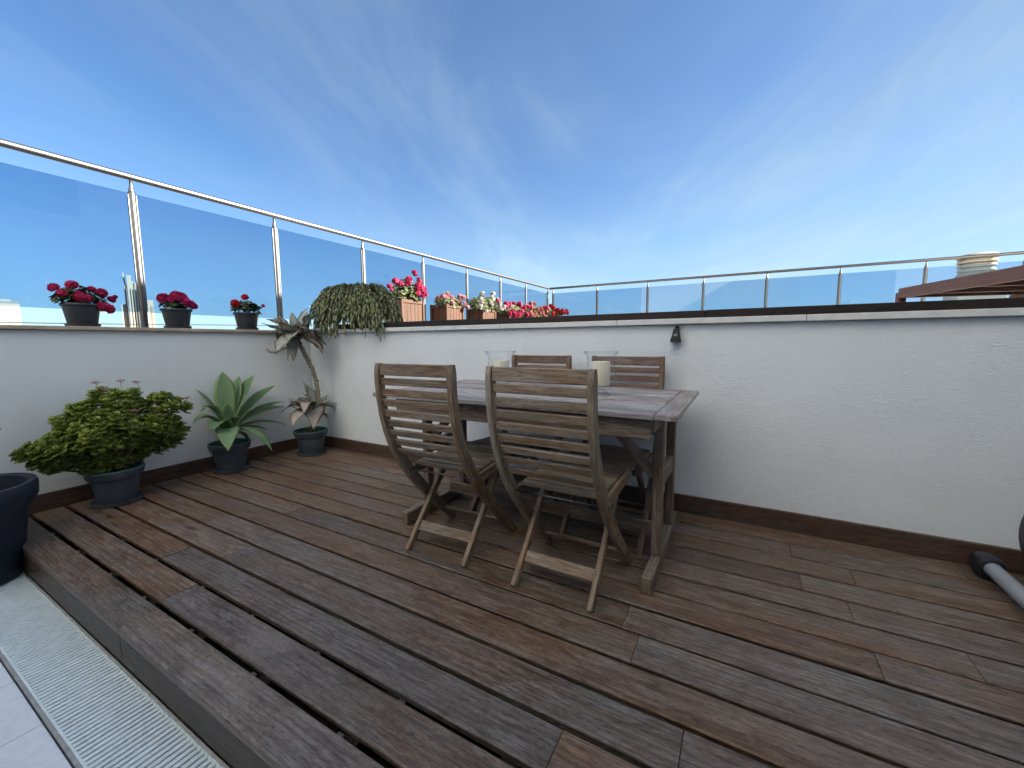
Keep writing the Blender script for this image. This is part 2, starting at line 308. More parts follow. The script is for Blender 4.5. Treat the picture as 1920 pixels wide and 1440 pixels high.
# ------------------------------------------------------------------ mesh helpers
class MB:
    def __init__(s): s.v = []; s.f = []; s.g = []; s.lv = []; s.sm = []
    def add(s, vs, fs, g=None, lv=(0.5, 0, 0), smooth=False):
        o = len(s.v); s.v += [tuple(v) for v in vs]
        s.g += [tuple(x) for x in (g if g else vs)]
        s.lv += (lv if isinstance(lv, list) else [lv] * len(vs))
        s.f += [tuple(i + o for i in f) for f in fs]; s.sm += [smooth] * len(fs)
    def box(s, c, d, ch=0.003, ax=None, long=None):
        """chamfered box: centre c, full size d, optional axes (3 vectors)"""
        c = Vector(c); hx, hy, hz = d[0] / 2, d[1] / 2, d[2] / 2
        ch = min(ch, hx * .45, hy * .45, hz * .45)
        A = ax if ax else (Vector((1, 0, 0)), Vector((0, 1, 0)), Vector((0, 0, 1)))
        li = long if long is not None else max(range(3), key=lambda i: d[i])
        order = [li] + [i for i in range(3) if i != li]
        vs = []; g = []; off = (rnd() * 20, rnd() * 20, rnd() * 20); idx = {}
        for sx in (-1, 1):
            for sy in (-1, 1):
                for sz in (-1, 1):
                    for k in range(3):
                        p = [sx * (hx - ch), sy * (hy - ch), sz * (hz - ch)]
                        p[k] = (sx, sy, sz)[k] * (hx, hy, hz)[k]
                        idx[(sx, sy, sz, k)] = len(vs)
                        vs.append(c + A[0] * p[0] + A[1] * p[1] + A[2] * p[2])
                        g.append(tuple(p[order[j]] + off[j] for j in range(3)))
        fs = []
        I = lambda sg, k: idx[(sg[0], sg[1], sg[2], k)]
        for k in range(3):
            a, b = [i for i in range(3) if i != k]
            for sg in (-1, 1):
                q = []
                for (sa, sb) in ((-1, -1), (1, -1), (1, 1), (-1, 1)):
                    t = [0, 0, 0]; t[k] = sg; t[a] = sa; t[b] = sb; q.append(I(t, k))
                fs.append(q)
            for sa in (-1, 1):
                for sb in (-1, 1):
                    t0 = [0, 0, 0]; t1 = [0, 0, 0]; t0[k] = -1; t1[k] = 1
                    for t in (t0, t1): t[a] = sa; t[b] = sb
                    fs.append([I(t0, a), I(t1, a), I(t1, b), I(t0, b)])
        for sx in (-1, 1):
            for sy in (-1, 1):
                for sz in (-1, 1): fs.append([I((sx, sy, sz), 0), I((sx, sy, sz), 1), I((sx, sy, sz), 2)])
        s.add(vs, fs, g)
    def bar(s, p0, p1, w, h, up=(0, 0, 1), ch=0.003):
        """rectangular bar from p0 to p1: w sideways, h along up"""
        p0 = Vector(p0); p1 = Vector(p1); x = (p1 - p0); L = x.length; x.normalize()
        y = Vector(up).cross(x).normalized(); z = x.cross(y)
        s.box((p0 + p1) / 2, (L, w, h), ch, (x, y, z), 0)
    def sweep(s, rings, closed_ends=True, g=None, lv=None, smooth=True):
        n = len(rings[0]); vs = [v for r in rings for v in r]; fs = []
        for i in range(len(rings) - 1):
            for j in range(n):
                k = (j + 1) % n; fs.append((i * n + j, i * n + k, (i + 1) * n + k, (i + 1) * n + j))
        if closed_ends: fs.append(tuple(range(n - 1, -1, -1))); fs.append(tuple((len(rings) - 1) * n + j for j in range(n)))
        s.add(vs, fs, g, lv if lv is not None else (0.5, 0, 0), smooth)
    def tube(s, pts, rad, n=8, smooth=True, lv=(0.5, 0, 0)):
        pts = [Vector(p) for p in pts]; rings = []; prev = None; g = []; L = 0
        for i, p in enumerate(pts):
            t = (pts[min(i + 1, len(pts) - 1)] - pts[max(i - 1, 0)]).normalized()
            if prev is None:
                a = Vector((0, 0, 1)) if abs(t.z) < 0.9 else Vector((1, 0, 0)); nrm = t.cross(a).normalized()
            else: nrm = (prev - t * prev.dot(t)).normalized()
            prev = nrm; b = t.cross(nrm); r = rad[i] if isinstance(rad, (list, tuple)) else rad
            if i: L += (p - pts[i - 1]).length
            rings.append([p + (nrm * math.cos(2 * math.pi * k / n) + b * math.sin(2 * math.pi * k / n)) * r for k in range(n)])
            g += [(L, math.cos(6.28 * k / n) * r, math.sin(6.28 * k / n) * r) for k in range(n)]
        s.sweep(rings, True, g, lv, smooth)
    def lathe(s, prof, n=32, c=(0, 0, 0), sx=1.0, sy=1.0, smooth=True, cap=True):
        vs = []; fs = []
        for (r, z) in prof:
            for k in range(n):
                a = 2 * math.pi * k / n; vs.append((c[0] + r * math.cos(a) * sx, c[1] + r * math.sin(a) * sy, c[2] + z))
        for i in range(len(prof) - 1):
            for k in range(n):
                j = (k + 1) % n; fs.append((i * n + k, i * n + j, (i + 1) * n + j, (i + 1) * n + k))
        if cap and prof[0][0] > 1e-5: fs.append(tuple(range(n - 1, -1, -1)))
        if cap and prof[-1][0] > 1e-5: fs.append(tuple((len(prof) - 1) * n + k for k in range(n)))
        s.add(vs, fs, None, (0.5, 0, 0), smooth)
    def mesh(s, name, mat):
        me = bpy.data.meshes.new(name); me.from_pydata(s.v, [], s.f)
        a = me.attributes.new('gco', 'FLOAT_VECTOR', 'POINT'); a.data.foreach_set('vector', [x for g in s.g for x in g])
        a = me.attributes.new('lv', 'FLOAT_VECTOR', 'POINT'); a.data.foreach_set('vector', [x for g in s.lv for x in g])
        me.polygons.foreach_set('use_smooth', s.sm); me.materials.append(MATS[mat]); me.update()
        return me
    def build(s, name, mat, parent=None, loc=None):
        return place(s.mesh(name, mat), name, parent, loc)
def place(me, name, parent=None, loc=None, rot=None, scale=None):
    o = bpy.data.objects.new(name, me); COL.objects.link(o)
    if parent: o.parent = parent
    if loc is not None: o.location = loc
    if rot is not None: o.rotation_euler = rot
    if scale is not None: o.scale = scale
    return o
def tag(o, label=None, cat=None, group=None, kind=None):
    for k, v in (('label', label), ('category', cat), ('group', group), ('kind', kind)):
        if v: o[k] = v
    return o
def thing(name, loc, label, cat, group=None, rz=0.0):
    o = bpy.data.objects.new(name, None); COL.objects.link(o); o.location = loc; o.rotation_euler = (0, 0, rz)
    o.empty_display_size = 0.1
    return tag(o, label, cat, group)
def copy_tree(o, parent=None):
    c = o.copy(); COL.objects.link(c); c.parent = parent
    for ch in o.children: copy_tree(ch, c)
    return c
def smoothsharp(o, ang=35):
    me = o.data
    try: me.set_sharp_from_angle(angle=math.radians(ang))
    except Exception: pass
    return o
def bez(p0, p1, p2, p3, n):
    r = []
    for i in range(n + 1):
        t = i / n; u = 1 - t
        r.append(p0 * (u ** 3) + p1 * (3 * u * u * t) + p2 * (3 * u * t * t) + p3 * (t ** 3))
    return r
# ================================================================== setting
SKIRT = 0.095
# ground far below (the terrace is a roof terrace high above the town)
b = MB(); G = 9000.0
b.add([(-G, -G, -32), (G, -G, -32), (G, G, -32), (-G, G, -32)], [(0, 1, 2, 3)])
tag(b.build('ground', 'ground_mat'), kind='structure')
# block that carries the terrace
b = MB(); b.box((5.6, -1.0, -16.3), (12.2, 16.2, 31.4), 0.01)
tag(b.build('apartment_block', 'house_render'), 'pale rendered apartment block carrying the roof terrace', 'building')
# terrace floor with square tiles
b = MB(); b.box((3.2, -4.65, -0.388), (7.0, 4.80, 0.448), 0.002)
floor = tag(b.build('terrace_floor', 'grout'), kind='structure')
TP = 0.3245; tb = MB(); tb.box((0, 0, 0), (TP - 0.003, TP - 0.003, 0.012), 0.0015); tme = tb.mesh('floor_tile', 'tile')
for i in range(-5, 14):
    for j in range(8):
        o = place(tme, 'floor_tile', floor, (1.546 + (i + 0.5) * TP, -2.242 - (j + 0.5) * TP, -0.156 + uni(-0.0004, 0.0004)))
# neighbour terrace floor beyond the right-hand wall
b = MB(); b.box((5.0, 3.4, -0.30), (10.6, 6.3, 0.5), 0.002)
tag(b.build('neighbour_terrace_floor', 'roof_floor'), kind='structure')

# ---------------- deck
b = MB()
for x in [0.05 + 0.4 * i for i in range(17)]: b.box((x, -1.0, -0.066), (0.05, 1.98, 0.07), 0.002)
b.box((3.2, -1.0, -0.128), (6.6, 1.97, 0.05), 0.002)
deck = tag(b.build('deck', 'joist'), kind='structure')
GAPS = [-2.031, -1.899, -1.747, -1.603, -1.451, -1.305, -1.156, -1.009, -0.867, -0.724, -0.580, -0.436, -0.290, -0.146, 0.012]
GW = [0, .022, .020, .017, .016, .016, .012, .016, .011, .012, .012, .013, .010, .010, 0]
JN = {0: [1.79], 1: [1.73], 2: [1.335, 3.345], 3: [1.586, 3.622], 4: [1.097, 2.329, 4.75], 5: [1.69, 3.445, 5.1], 6: [1.37, 3.38, 5.3], 7: [1.707, 4.131], 8: [2.45, 4.392],
      9: [1.684, 4.112], 10: [1.562, 3.974], 11: [2.2, 4.173], 12: [1.9, 3.963], 13: [2.45, 4.6]}
# colour of each board as seen: greyness, value, per row left to right
BC = {0: [(.60, .80), (.95, .92)], 1: [(.15, .95), (1.0, .80)], 2: [(.35, .88), (1.0, .80), (.30, 1.0)], 3: [(.25, .95), (.95, .85), (1.0, .85)],
      4: [(.10, .95), (.90, .90), (.28, .98), (.5, .9)], 5: [(.35, .9), (.35, .85), (.75, .98), (.6, .9)], 6: [(.2, .95), (.65, .78), (.85, 1.0), (.6, 1.0)],
      7: [(.2, .95), (.18, .90), (.70, 1.0)], 8: [(.25, .95), (.65, .9), (.45, 1.0)], 9: [(.2, .9), (.25, .95), (.5, 1.0)], 10: [(.3, .9), (.45, .8), (.55, .95)],
      11: [(.25, .95), (.2, .85), (.35, .9)], 12: [(.15, 1.0), (.2, .9), (.4, .9)], 13: [(.2, 1.0), (.2, .9), (.3, .9)]}
for r in range(14):
    y0 = GAPS[r] + GW[r] / 2; y1 = GAPS[r + 1] - GW[r + 1] / 2
    xs = [0.003] + JN[r] + [6.5]
    for k in range(len(xs) - 1):
        x0 = xs[k] + 0.0012; x1 = xs[k + 1] - 0.0012; L = x1 - x0
        hw = (y1 - y0) / 2; off = (uni(0, 20), uni(0, 20), uni(0, 20))
        def side(groove): return [(0, .015), (-.0012, .0148)] if False else ([(.0042, .015), (.0014, .0138), (0, .0108), (.0002, .0085), (.009, .0078), (.0092, .002), (.0094, -.006), (.0096, -.015)] if groove else [(.0062, .015), (.0020, .0132), (0, .0085), (0, .004), (0, -.002), (0, -.008), (0, -.012), (0, -.015)])
        sec = [(-hw + a_, c_) for a_, c_ in side(r > 0)][::-1] + [(hw - a_, c_) for a_, c_ in side(True)]
        b = MB(); b.sweep([[(X, a_, c_) for a_, c_ in sec] for X in (-L / 2, L / 2)], True, [(X + off[0], a_ + off[1], c_ + off[2]) for X in (-L / 2, L / 2) for a_, c_ in sec], None, False)
        o = b.build('deck_board', 'deck_wood', deck, ((x0 + x1) / 2, (y0 + y1) / 2, -0.0155 + uni(-0.0008, 0.0008)))
        o.rotation_euler = (uni(-0.004, 0.004), uni(-0.0004, 0.0004), 0)
        gr, va = BC[r][k]; o.color = (0.16 + gr * 0.54, va * 1.18 * uni(.92, 1.08), 0, 1)
for x0, x1 in ((0.003, 1.79), (1.793, 4.2), (4.203, 6.5)):
    b = MB(); b.box(((x0 + x1) / 2, -2.0195, -0.081), (x1 - x0, 0.022, 0.098), 0.002)
    o = b.build('fascia_board', 'deck_wood', deck); o.color = (.22, .42, 0, 1)
    b = MB(); b.box(((x0 + x1) / 2, -2.0145, -0.144), (x1 - x0, 0.020, 0.026), 0.002)
    o = b.build('base_batten', 'deck_wood', deck); o.color = (.8, .85, 0, 1)
cl = MB(); cl.box((0, 0, 0), (0.022, 0.010, 0.006), 0.001); clm = cl.mesh('deck_clip', 'brass')
for g, xx in ((1, (0.45, .85, 1.27, 1.62, 2.02, 2.42, 2.83)), (2, (1.3, 1.75, 2.13, 2.52, 2.9)), (3, (1.62, 2.05, 2.45))):
    for x in xx: place(clm, 'deck_clip', deck, (x, GAPS[g] - 0.002, -0.014))

# ---------------- drain with slotted grate
dr = thing('drain_grate', (1.6, -2.1295, -0.158), 'pale green-white slotted drain grate along the foot of the deck', 'drain grate')
L0, L1 = -1.6, 1.7
b = MB(); b.box(((L0 + L1) / 2, 0, -0.022), (L1 - L0, 0.2, 0.006), 0.001); b.build('channel', 'channel_dark', dr)
for y, w in ((-0.1035, 0.010), (0.097, 0.008)):
    b = MB(); b.box(((L0 + L1) / 2, y, -0.008), (L1 - L0, w, 0.024), 0.001); b.build('frame_strip', 'grate_frame', dr)
gb = MB(); gb.box((0, 0, 0), (0.0140, 0.184, 0.012), 0.0012, None, 1); gbm = gb.mesh('grate_bar', 'grate_white')
k = 0; x = L0 + 0.01
while x < L1 - 0.01:
    place(gbm, 'grate_bar', dr, (x, 0.0, -0.003 + uni(-0.0003, 0.0003))); x += 0.021
b = MB(); b.box(((L0 + L1) / 2, 0.0, -0.009), (L1 - L0, 0.006, 0.008), 0.001); b.build('centre_rib', 'grate_white', dr)
for y in (-0.094, 0.0895):
    b = MB(); b.box(((L0 + L1) / 2, y, -0.0042), (L1 - L0, 0.0078, 0.011), 0.001); b.build('side_rib', 'grate_white', dr)
for n in range(5):
    b = MB(); b.box((L0 + 0.5 + 0.62 * n, 0, -0.0095), (0.005, 0.182, 0.0065), 0.0005); b.build('joint_bar', 'grate_white', dr)

# ---------------- walls
lw = thing('terrace_wall', (-0.18, -1.5, -0.15), 'white rendered parapet wall with beige stone coping behind the floor pots', 'wall')
def wl_box(name, x0, x1, y0, y1, z0, z1, mat, par, ch=0.002):
    p = par.location; b = MB(); b.box(((x0 + x1) / 2 - p.x, (y0 + y1) / 2 - p.y, (z0 + z1) / 2 - p.z), (x1 - x0, y1 - y0, z1 - z0), ch)
    return b.build(name, mat, par)
wl_box('wall_face', -0.48, -0.022, -6.5, 6.8, -0.55, 1.1095, 'stucco_fine', lw)
for y0, y1 in ((-6.5, -3.9), (-3.9, -2.62), (-2.62, -1.35), (-1.35, -0.08), (-0.08, 1.2), (1.2, 2.5), (2.5, 3.8), (3.8, 5.1), (5.1, 6.75)):
    wl_box('coping_stone', -0.50, 0.012, y0 + 0.0015, y1 - 0.0015, 1.1115, 1.137, 'coping_stone', lw, 0.004)
for y0, y1 in ((-1.985, -0.0215),):
    wl_box('skirting_board', -0.0218, -0.0005, y0, y1, -0.12, 0.1045, 'skirting_wood', lw, 0.002)
rw = thing('partition_wall', (3.5, 0.13, -0.15), 'white textured partition wall topped by a dark timber cap behind the dining table', 'wall')
wl_box('wall_face', -0.0215, 8.5, 0.022, 0.26, -0.4, 1.1090, 'stucco_rough', rw)
cx = [0.014, 0.62, 1.35, 2.2, 3.036, 3.989, 4.95, 6.0, 7.2, 8.5]
for i in range(len(cx) - 1): wl_box('coping_slab', cx[i] + 0.001, cx[i + 1] - 0.001, -0.012 + uni(-.0015, .0015), 0.285, 1.110 + uni(0, .0015), 1.144, 'coping_white', rw, 0.003)
cx = [0.42, 2.02, 3.526, 5.2, 6.9, 8.5]
for i in range(len(cx) - 1): wl_box('cap_board', cx[i] + 0.001, cx[i + 1] - 0.001, -0.004, 0.27, 1.146 + uni(0, .001), 1.187 + uni(-.002, .002), 'cap_wood', rw, 0.003)
for x0, x1 in ((0.0, 2.55), (2.552, 4.9), (4.902, 6.5)):
    wl_box('skirting_board', x0, x1, 0.0003, 0.0215, 0.001, 0.104, 'skirting_wood', rw, 0.002)
bw = thing('back_parapet', (4.0, 6.65, -0.15), 'white parapet under the far glass railing', 'wall')
wl_box('wall_face', -0.02, 9.5, 6.45, 6.8, -0.55, 1.11, 'stucco_fine', bw)
wl_box('coping_stone', 0.0145, 9.5, 6.42, 6.83, 1.1115, 1.137, 'coping_stone', bw, 0.004)

# ---------------- unseen wing shading the terrace, plus an added front behind the camera bouncing sunlight
hs = thing('shade_bounce_house', (8.9, -3.0, -0.15), 'unseen white windowed wing shading the terrace, with a tall front added to bounce sunlight', 'building')
wl_box('wall_face', 6.55, 11.2, -9.0, 3.75, -0.2, 5.1, 'house_render', hs)
wl_box('wall_face', -0.45, 6.548, -9.0, -4.2, -0.2, 13.0, 'house_render', hs)  # front added behind the camera to bounce sunlight into the shaded terrace
wl_box('roof_edge', -0.55, 6.7, -9.1, -4.1, 13.002, 13.2, 'coping_white', hs)
wl_box('roof_edge', 6.45, 11.3, -4.08, 3.82, 5.102, 5.25, 'coping_white', hs)
for y0, y1, z0, z1 in ((-2.2, -0.4, -0.1, 2.2), (-3.8, -2.9, 0.9, 2.2), (-3.8, -2.6, 3.4, 4.7), (-1.6, 0.4, 3.4, 4.7)):
    p = wl_box('window', 6.50, 6.56, y0, y1, z0, z1, 'steel', hs)
    wl_box('pane', 6.49, 6.52, y0 + .07, (y0 + y1) / 2 - .03, z0 + .07, z1 - .07, 'house_glass', hs).parent = p
    wl_box('pane', 6.49, 6.52, (y0 + y1) / 2 + .03, y1 - .07, z0 + .07, z1 - .07, 'house_glass', hs).parent = p

for x0, x1, z0, z1 in ((0.6, 3.0, -0.1, 2.2), (4.0, 5.6, -0.1, 2.2), (0.8, 2.2, 3.6, 5.0), (3.8, 5.2, 3.6, 5.0), (0.8, 2.2, 6.8, 8.2), (3.8, 5.2, 6.8, 8.2), (0.8, 2.2, 10.0, 11.4), (3.8, 5.2, 10.0, 11.4)):
    p = wl_box('window', x0, x1, -4.21, -4.16, z0, z1, 'steel', hs)
    wl_box('pane', x0 + .07, (x0 + x1) / 2 - .03, -4.18, -4.15, z0 + .07, z1 - .07, 'house_glass', hs).parent = p
    wl_box('pane', (x0 + x1) / 2 + .03, x1 - .07, -4.18, -4.15, z0 + .07, z1 - .07, 'house_glass', hs).parent = p

# ---------------- glass railings
XR = -0.345; ZR = 2.268; ZGT = 2.148; ZGB = 1.264; YB = 6.534
def post_parts(parent, x, y, ax):
    """round stainless post with a slot for the glass and a pointed flattened tip; ax = run direction"""
    r = 0.023; z0 = 1.137
    b = MB(); b.tube([(x, y, z0), (x, y, ZGT + 0.004)], r, 16); p = smoothsharp(b.build('post', 'steel', parent))
    b = MB(); rings = []
    for t, a, c in ((0, 1, 1), (0.15, 0.95, 0.8), (0.55, 0.75, 0.42), (1.0, 0.34, 0.34)):
        z = ZGT + 0.003 + t * (ZR - 0.018 - ZGT)
        ring = []
        for k in range(12):
            q = 2 * math.pi * k / 12; u = math.cos(q) * r * a * 0.75; w = math.sin(q) * r * c
            ring.append((x + (u if ax == 'y' else w), y + (w if ax == 'y' else u), z))
        rings.append(ring)
    b.sweep(rings); b.build('tip', 'steel', p)
    b = MB(); b.lathe([(0.0, 0), (0.052, 0), (0.052, 0.006), (0.046, 0.011), (0.025, 0.013)], 24, (x, y, z0)); smoothsharp(b.build('base_plate', 'steel', p))
    b = MB()
    for sg in (-1, 1):
        c = (x, y + sg * 0.0235, (ZGB + ZGT) / 2) if ax == 'y' else (x + sg * 0.0235, y, (ZGB + ZGT) / 2)
        b.box(c, (0.018, 0.006, ZGT - ZGB - 0.02) if ax == 'y' else (0.006, 0.018, ZGT - ZGB - 0.02), 0.002)
    b.build('glazing_channel', 'steel', p)
gl_ = thing('glass_railing', (0, 0, 0), 'stainless railing with tinted glass panes along the beige stone coping', 'railing')
PY = [-4.02, -3.26, -2.20, -1.141, -0.063, 1.009, 2.085, 3.164, 4.255, 5.314, 6.44]
for y in PY: post_parts(gl_, XR, y, 'y')
b = MB(); b.tube([(XR, -4.1, ZR), (XR, YB + 0.004, ZR)], 0.0235, 20); smoothsharp(b.build('handrail', 'steel', gl_))
for a, c in zip(PY, PY[1:]):
    b = MB(); b.box((XR, (a + c) / 2, (ZGB + ZGT) / 2), (0.010, c - a - 0.044, ZGT - ZGB), 0.001); b.build('glass_pane', 'railing_glass', gl_)
gb_ = thing('glass_railing', (0, 0, 0), 'far stainless glass railing running behind the timber cap and the pergola', 'railing')
PX = [-0.245, 0.832, 1.933, 3.006, 4.075, 5.154, 6.237, 7.31, 8.38]
for x in PX: post_parts(gb_, x, YB, 'x')
b = MB(); b.tube([(XR - 0.004, YB, ZR - 0.001), (8.8, YB, ZR - 0.001)], 0.0235, 20); smoothsharp(b.build('handrail', 'steel', gb_))
for a, c in zip(PX, PX[1:]):
    b = MB(); b.box(((a + c) / 2, YB, (ZGB + ZGT) / 2), (c - a - 0.044, 0.010, ZGT - ZGB), 0.001); b.build('glass_pane', 'railing_glass', gb_)

# ---------------- far towers
def far(px, py, D): return CAM + ray(px, py) * D
D = 420.0
base = far(258, 611, D); base.z = -32
def P(px, py): q = far(px, py, D); return q
ang = math.atan2(base.y - CAM.y, base.x - CAM.x) + math.pi / 2
tw = thing('tower_block', base, 'distant cream skyscraper with stepped vertical fins behind the railing post', 'tower', rz=ang)
R3 = Matrix.Rotation(-ang, 3, 'Z')
def tloc(px, py): q = R3 @ (P(px, py) - base); return q
def tbox(name, px0, px1, pytop, dep, mat, off=0.0, par=None):
    a = tloc(px0, pytop); c = tloc(px1, pytop); z1 = (a.z + c.z) / 2
    b = MB(); b.box(((a.x + c.x) / 2, -off, z1 / 2), (abs(c.x - a.x), dep, z1), 0.05)
    return b.build(name, mat, par or tw)
w1 = tbox('wing', 228.5, 240, 573, 20, 'tower_cream', 0)
w2 = tbox('wing', 270, 287, 563, 20, 'tower_cream', 0)
w3 = tbox('wing', 281, 289, 575, 16, 'tower_cream_shaded', -2)
tbox('shaft', 233, 238.2, 538, 23, 'tower_cream_shaded'); tbox('shaft', 237.5, 245.5, 521, 26, 'tower_cream'); tbox('shaft', 246, 251, 531, 24, 'tower_cream', 2)
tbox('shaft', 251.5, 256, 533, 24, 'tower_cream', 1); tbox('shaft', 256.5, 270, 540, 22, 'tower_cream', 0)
for q in (238.0, 245.7, 251.2, 256.2, 262): tbox('fin', q - 0.5, q + 0.5, 545, 27.5, 'tower_cream_shaded')
a0, a1 = tloc(236, 519), tloc(240, 519)
b = MB(); b.add([(a0.x, -9, a0.z - 14), (a1.x + 3, -9, a0.z - 14), (a1.x + 3, 9, a0.z - 14), (a0.x, 9, a0.z - 14), (a0.x + 1.5, -6, a0.z + 2), (a0.x + 2.5, -6, a0.z + 2), (a0.x + 2.5, 6, a0.z + 2), (a0.x + 1.5, 6, a0.z + 2)],
      [(0, 1, 5, 4), (1, 2, 6, 5), (2, 3, 7, 6), (3, 0, 4, 7), (4, 5, 6, 7), (0, 3, 2, 1)]); b.build('crown', 'tower_cream', tw)
for par, p0, p1, top in ((w1, 229, 239, 576), (w2, 271, 286, 566)):
    b = MB(); z = tloc(p0, top).z; xa = tloc(p0, top).x; xb = tloc(p1, top).x
    while z > 4:
        for k in range(4):
            xx = xa + (xb - xa) * (k + .5) / 4
            b.box((xx, -10.0, z), ((xb - xa) / 6.0, 0.5, 1.1), 0.02)
        z -= 3.1
    tag(b.build('windows', 'tower_window', par), kind='stuff')
base = far(14, 611, D); base.z = -32
ang = math.atan2(base.y - CAM.y, base.x - CAM.x) + math.pi / 2
tw = thing('hotel_block', base, 'distant beige building with a recessed V shaped relief', 'building', rz=ang); R3 = Matrix.Rotation(-ang, 3, 'Z')
tbox('wall', -40, 36.5, 571, 26, 'tower_cream')
tbox('roof_slab', -42, 34, 566, 24, 'tower_cream_shaded', 0)
tbox('plant_room', -30, 20, 563, 14, 'tower_cream', -1)
def tbar(name, p0, p1, w, dep, mat):
    a = tloc(*p0); c = tloc(*p1); b = MB(); b.bar((a.x, -13.2, a.z), (c.x, -13.2, c.z), dep, w, (0, 0, 1) if abs(a.x - c.x) > .1 else (1, 0, 0), 0.02); b.build(name, mat, tw)
b = MB(); a = tloc(2, 573); c = tloc(36, 573); d = tloc(2, 596)
b.box(((a.x + c.x) / 2, -12.9, (a.z + d.z) / 2), (c.x - a.x, 0.6, a.z - d.z), 0.02); b.build('relief_panel', 'tower_cream_shaded', tw)
tbar('relief_bar', (10.5, 574), (18, 587), 1.4, 1.2, 'tower_cream'); tbar('relief_bar', (26, 576), (20, 587), 1.4, 1.2, 'tower_cream')
for yy in (588, 591.5, 595): tbar('relief_bar', (4, yy), (28, yy), 0.9, 1.0, 'tower_cream')
# slack steel cable outside the parapet
b = MB(); pts = [onx(-30, 603.5, -0.9), onx(60, 605.5, -0.9), onx(205, 607.5, -0.9), onx(700, 612, -0.9)]
b.tube(pts, 0.0035, 6); tag(b.build('cable', 'black_plastic'), 'thin dark cable stretched outside the parapet behind the geraniums', 'cable')

# ---------------- chimney cowl behind the far railing
cpos = ony(1829, 520, 10.5); ch = thing('chimney_vent', (cpos.x, 10.5, -0.6), 'cream round chimney vent with stacked louvre rings behind the far railing', 'chimney')
zt = ony(1829, 479, 10.5).z + 0.6; zb = cpos.z + 0.6
wd = (ony(1866, 500, 10.5).x - ony(1793, 500, 10.5).x) / 2
b = MB(); b.box((0, 0, (zb - .05) / 2), (wd * 2.5, wd * 2.5, zb - .05), 0.01); b.build('stack', 'vent_cream', ch)
b = MB(); b.lathe([(wd * 1.2, zb - 0.05), (wd * .95, zb + 0.08), (wd * .72, zb + 0.12), (wd * .72, zt - 0.06)], 36); smoothsharp(b.build('core', 'vent_cream', ch))
N = 4; hh = (zt - zb - 0.1) / N
for i in range(N):
    z = zb + 0.12 + i * hh; R = wd * (0.94 + 0.035 * i)
    b = MB(); b.lathe([(wd * .7, z + hh * .25), (R * 1.0, z), (R * 1.04, z + hh * .18), (R * 0.98, z + hh * .62), (wd * .7, z + hh * .78)], 36); smoothsharp(b.build('louvre_ring', 'vent_cream', ch))
b = MB(); b.lathe([(0.0, zt + 0.03), (wd * .9, zt + 0.02), (wd * 1.12, zt - 0.02), (wd * 1.08, zt - 0.05), (wd * .6, zt - 0.04)], 36); smoothsharp(b.build('cap', 'vent_cream', ch))

# ---------------- neighbour's timber shelter roof behind the wall
A = ony(1690, 541, 2.75); dirv = Vector((0.242, -0.97, 0)); side = Vector((0.97, 0.242, 0))
sh = thing('timber_shelter', (A.x, A.y, 0), 'reddish brown timber shelter with a flat slatted roof behind the partition wall', 'shelter')
zt = A.z; Lr = 1.75
def lp(a, s_, z): v = dirv * a + side * s_; return Vector((v.x, v.y, z))
upz = (0, 0, 1)
FH = 0.092
for p0, p1, h_ in ((lp(0, 0, zt - FH / 2), lp(Lr, 0, zt - FH / 2), FH), (lp(0.025, .03, zt - FH / 2), lp(0.025, 2.4, zt - FH / 2), FH - .002), (lp(Lr - .025, .03, zt - FH / 2), lp(Lr - .025, 2.4, zt - FH / 2), FH - .002), (lp(0, 2.42, zt - FH / 2), lp(Lr, 2.42, zt - FH / 2), FH)):
    b = MB(); b.bar(p0, p1, 0.045, h_, upz, 0.004); b.build('fascia_beam', 'pergola_wood', sh)
for a, s_ in ((-0.034, .02), (Lr + .034, .02), (-0.034, 2.40), (Lr + .034, 2.40)):
    b = MB(); b.box(lp(a, s_, (zt - .012) / 2 - .02), (0.062, 0.062, zt - .02), 0.006, (side, -dirv, Vector((0, 0, 1))), 2); b.build('post', 'pergola_wood', sh)
for i in range(14):
    s_ = 0.11 + i * 0.168
    b = MB(); b.bar(lp(.05, s_, zt - .030), lp(Lr - .05, s_, zt - .030), 0.158, 0.020, upz, 0.002); b.build('roof_board', 'pergola_wood', sh)
for a in (0.45, 0.9, 1.35): b = MB(); b.bar(lp(a, .03, zt - .068), lp(a, 2.39, zt - .068), 0.045, 0.055, upz, 0.004); b.build('rafter', 'pergola_wood', sh)
for s_ in (0.8, 1.6): b = MB(); b.bar(lp(.05, s_, zt - .125), lp(Lr - .05, s_, zt - .125), 0.05, 0.056, upz, 0.004); b.build('bearer', 'pergola_wood', sh)

# ---------------- wall lamp
p = ony(1268, 628, 0.0)
wlp = thing('wall_lamp', (p.x, 0.0, p.z), 'small black tapered spotlight fixed high on the textured partition wall', 'lamp')
b = MB(); hw0, hw1, zz0, zz1 = 0.014, 0.024, 0.036, -0.030
def trap(w0, w1, z0, z1, yb, yf0, yf1): return [(-w0, yb, z0), (w0, yb, z0), (w0, yf0, z0), (-w0, yf0, z0), (-w1, yb, z1), (w1, yb, z1), (w1, yf1, z1), (-w1, yf1, z1)]
HF = [(0, 1, 2, 3), (7, 6, 5, 4), (3, 2, 6, 7), (1, 0, 4, 5), (0, 3, 7, 4), (2, 1, 5, 6)]
b.add(trap(0.014, 0.022, 0.036, -0.020, 0.021, -0.012, -0.045), HF); b.build('housing', 'lamp_plastic', wlp)
b = MB(); b.add(trap(0.024, 0.026, -0.0205, -0.041, 0.021, -0.047, -0.052), HF); b.build('hood', 'lamp_plastic', wlp)
b = MB(); b.add(trap(0.009, 0.010, 0.006, -0.006, -0.02, -0.0315, -0.0385), HF); b.build('sensor', 'lamp_sensor', wlp)
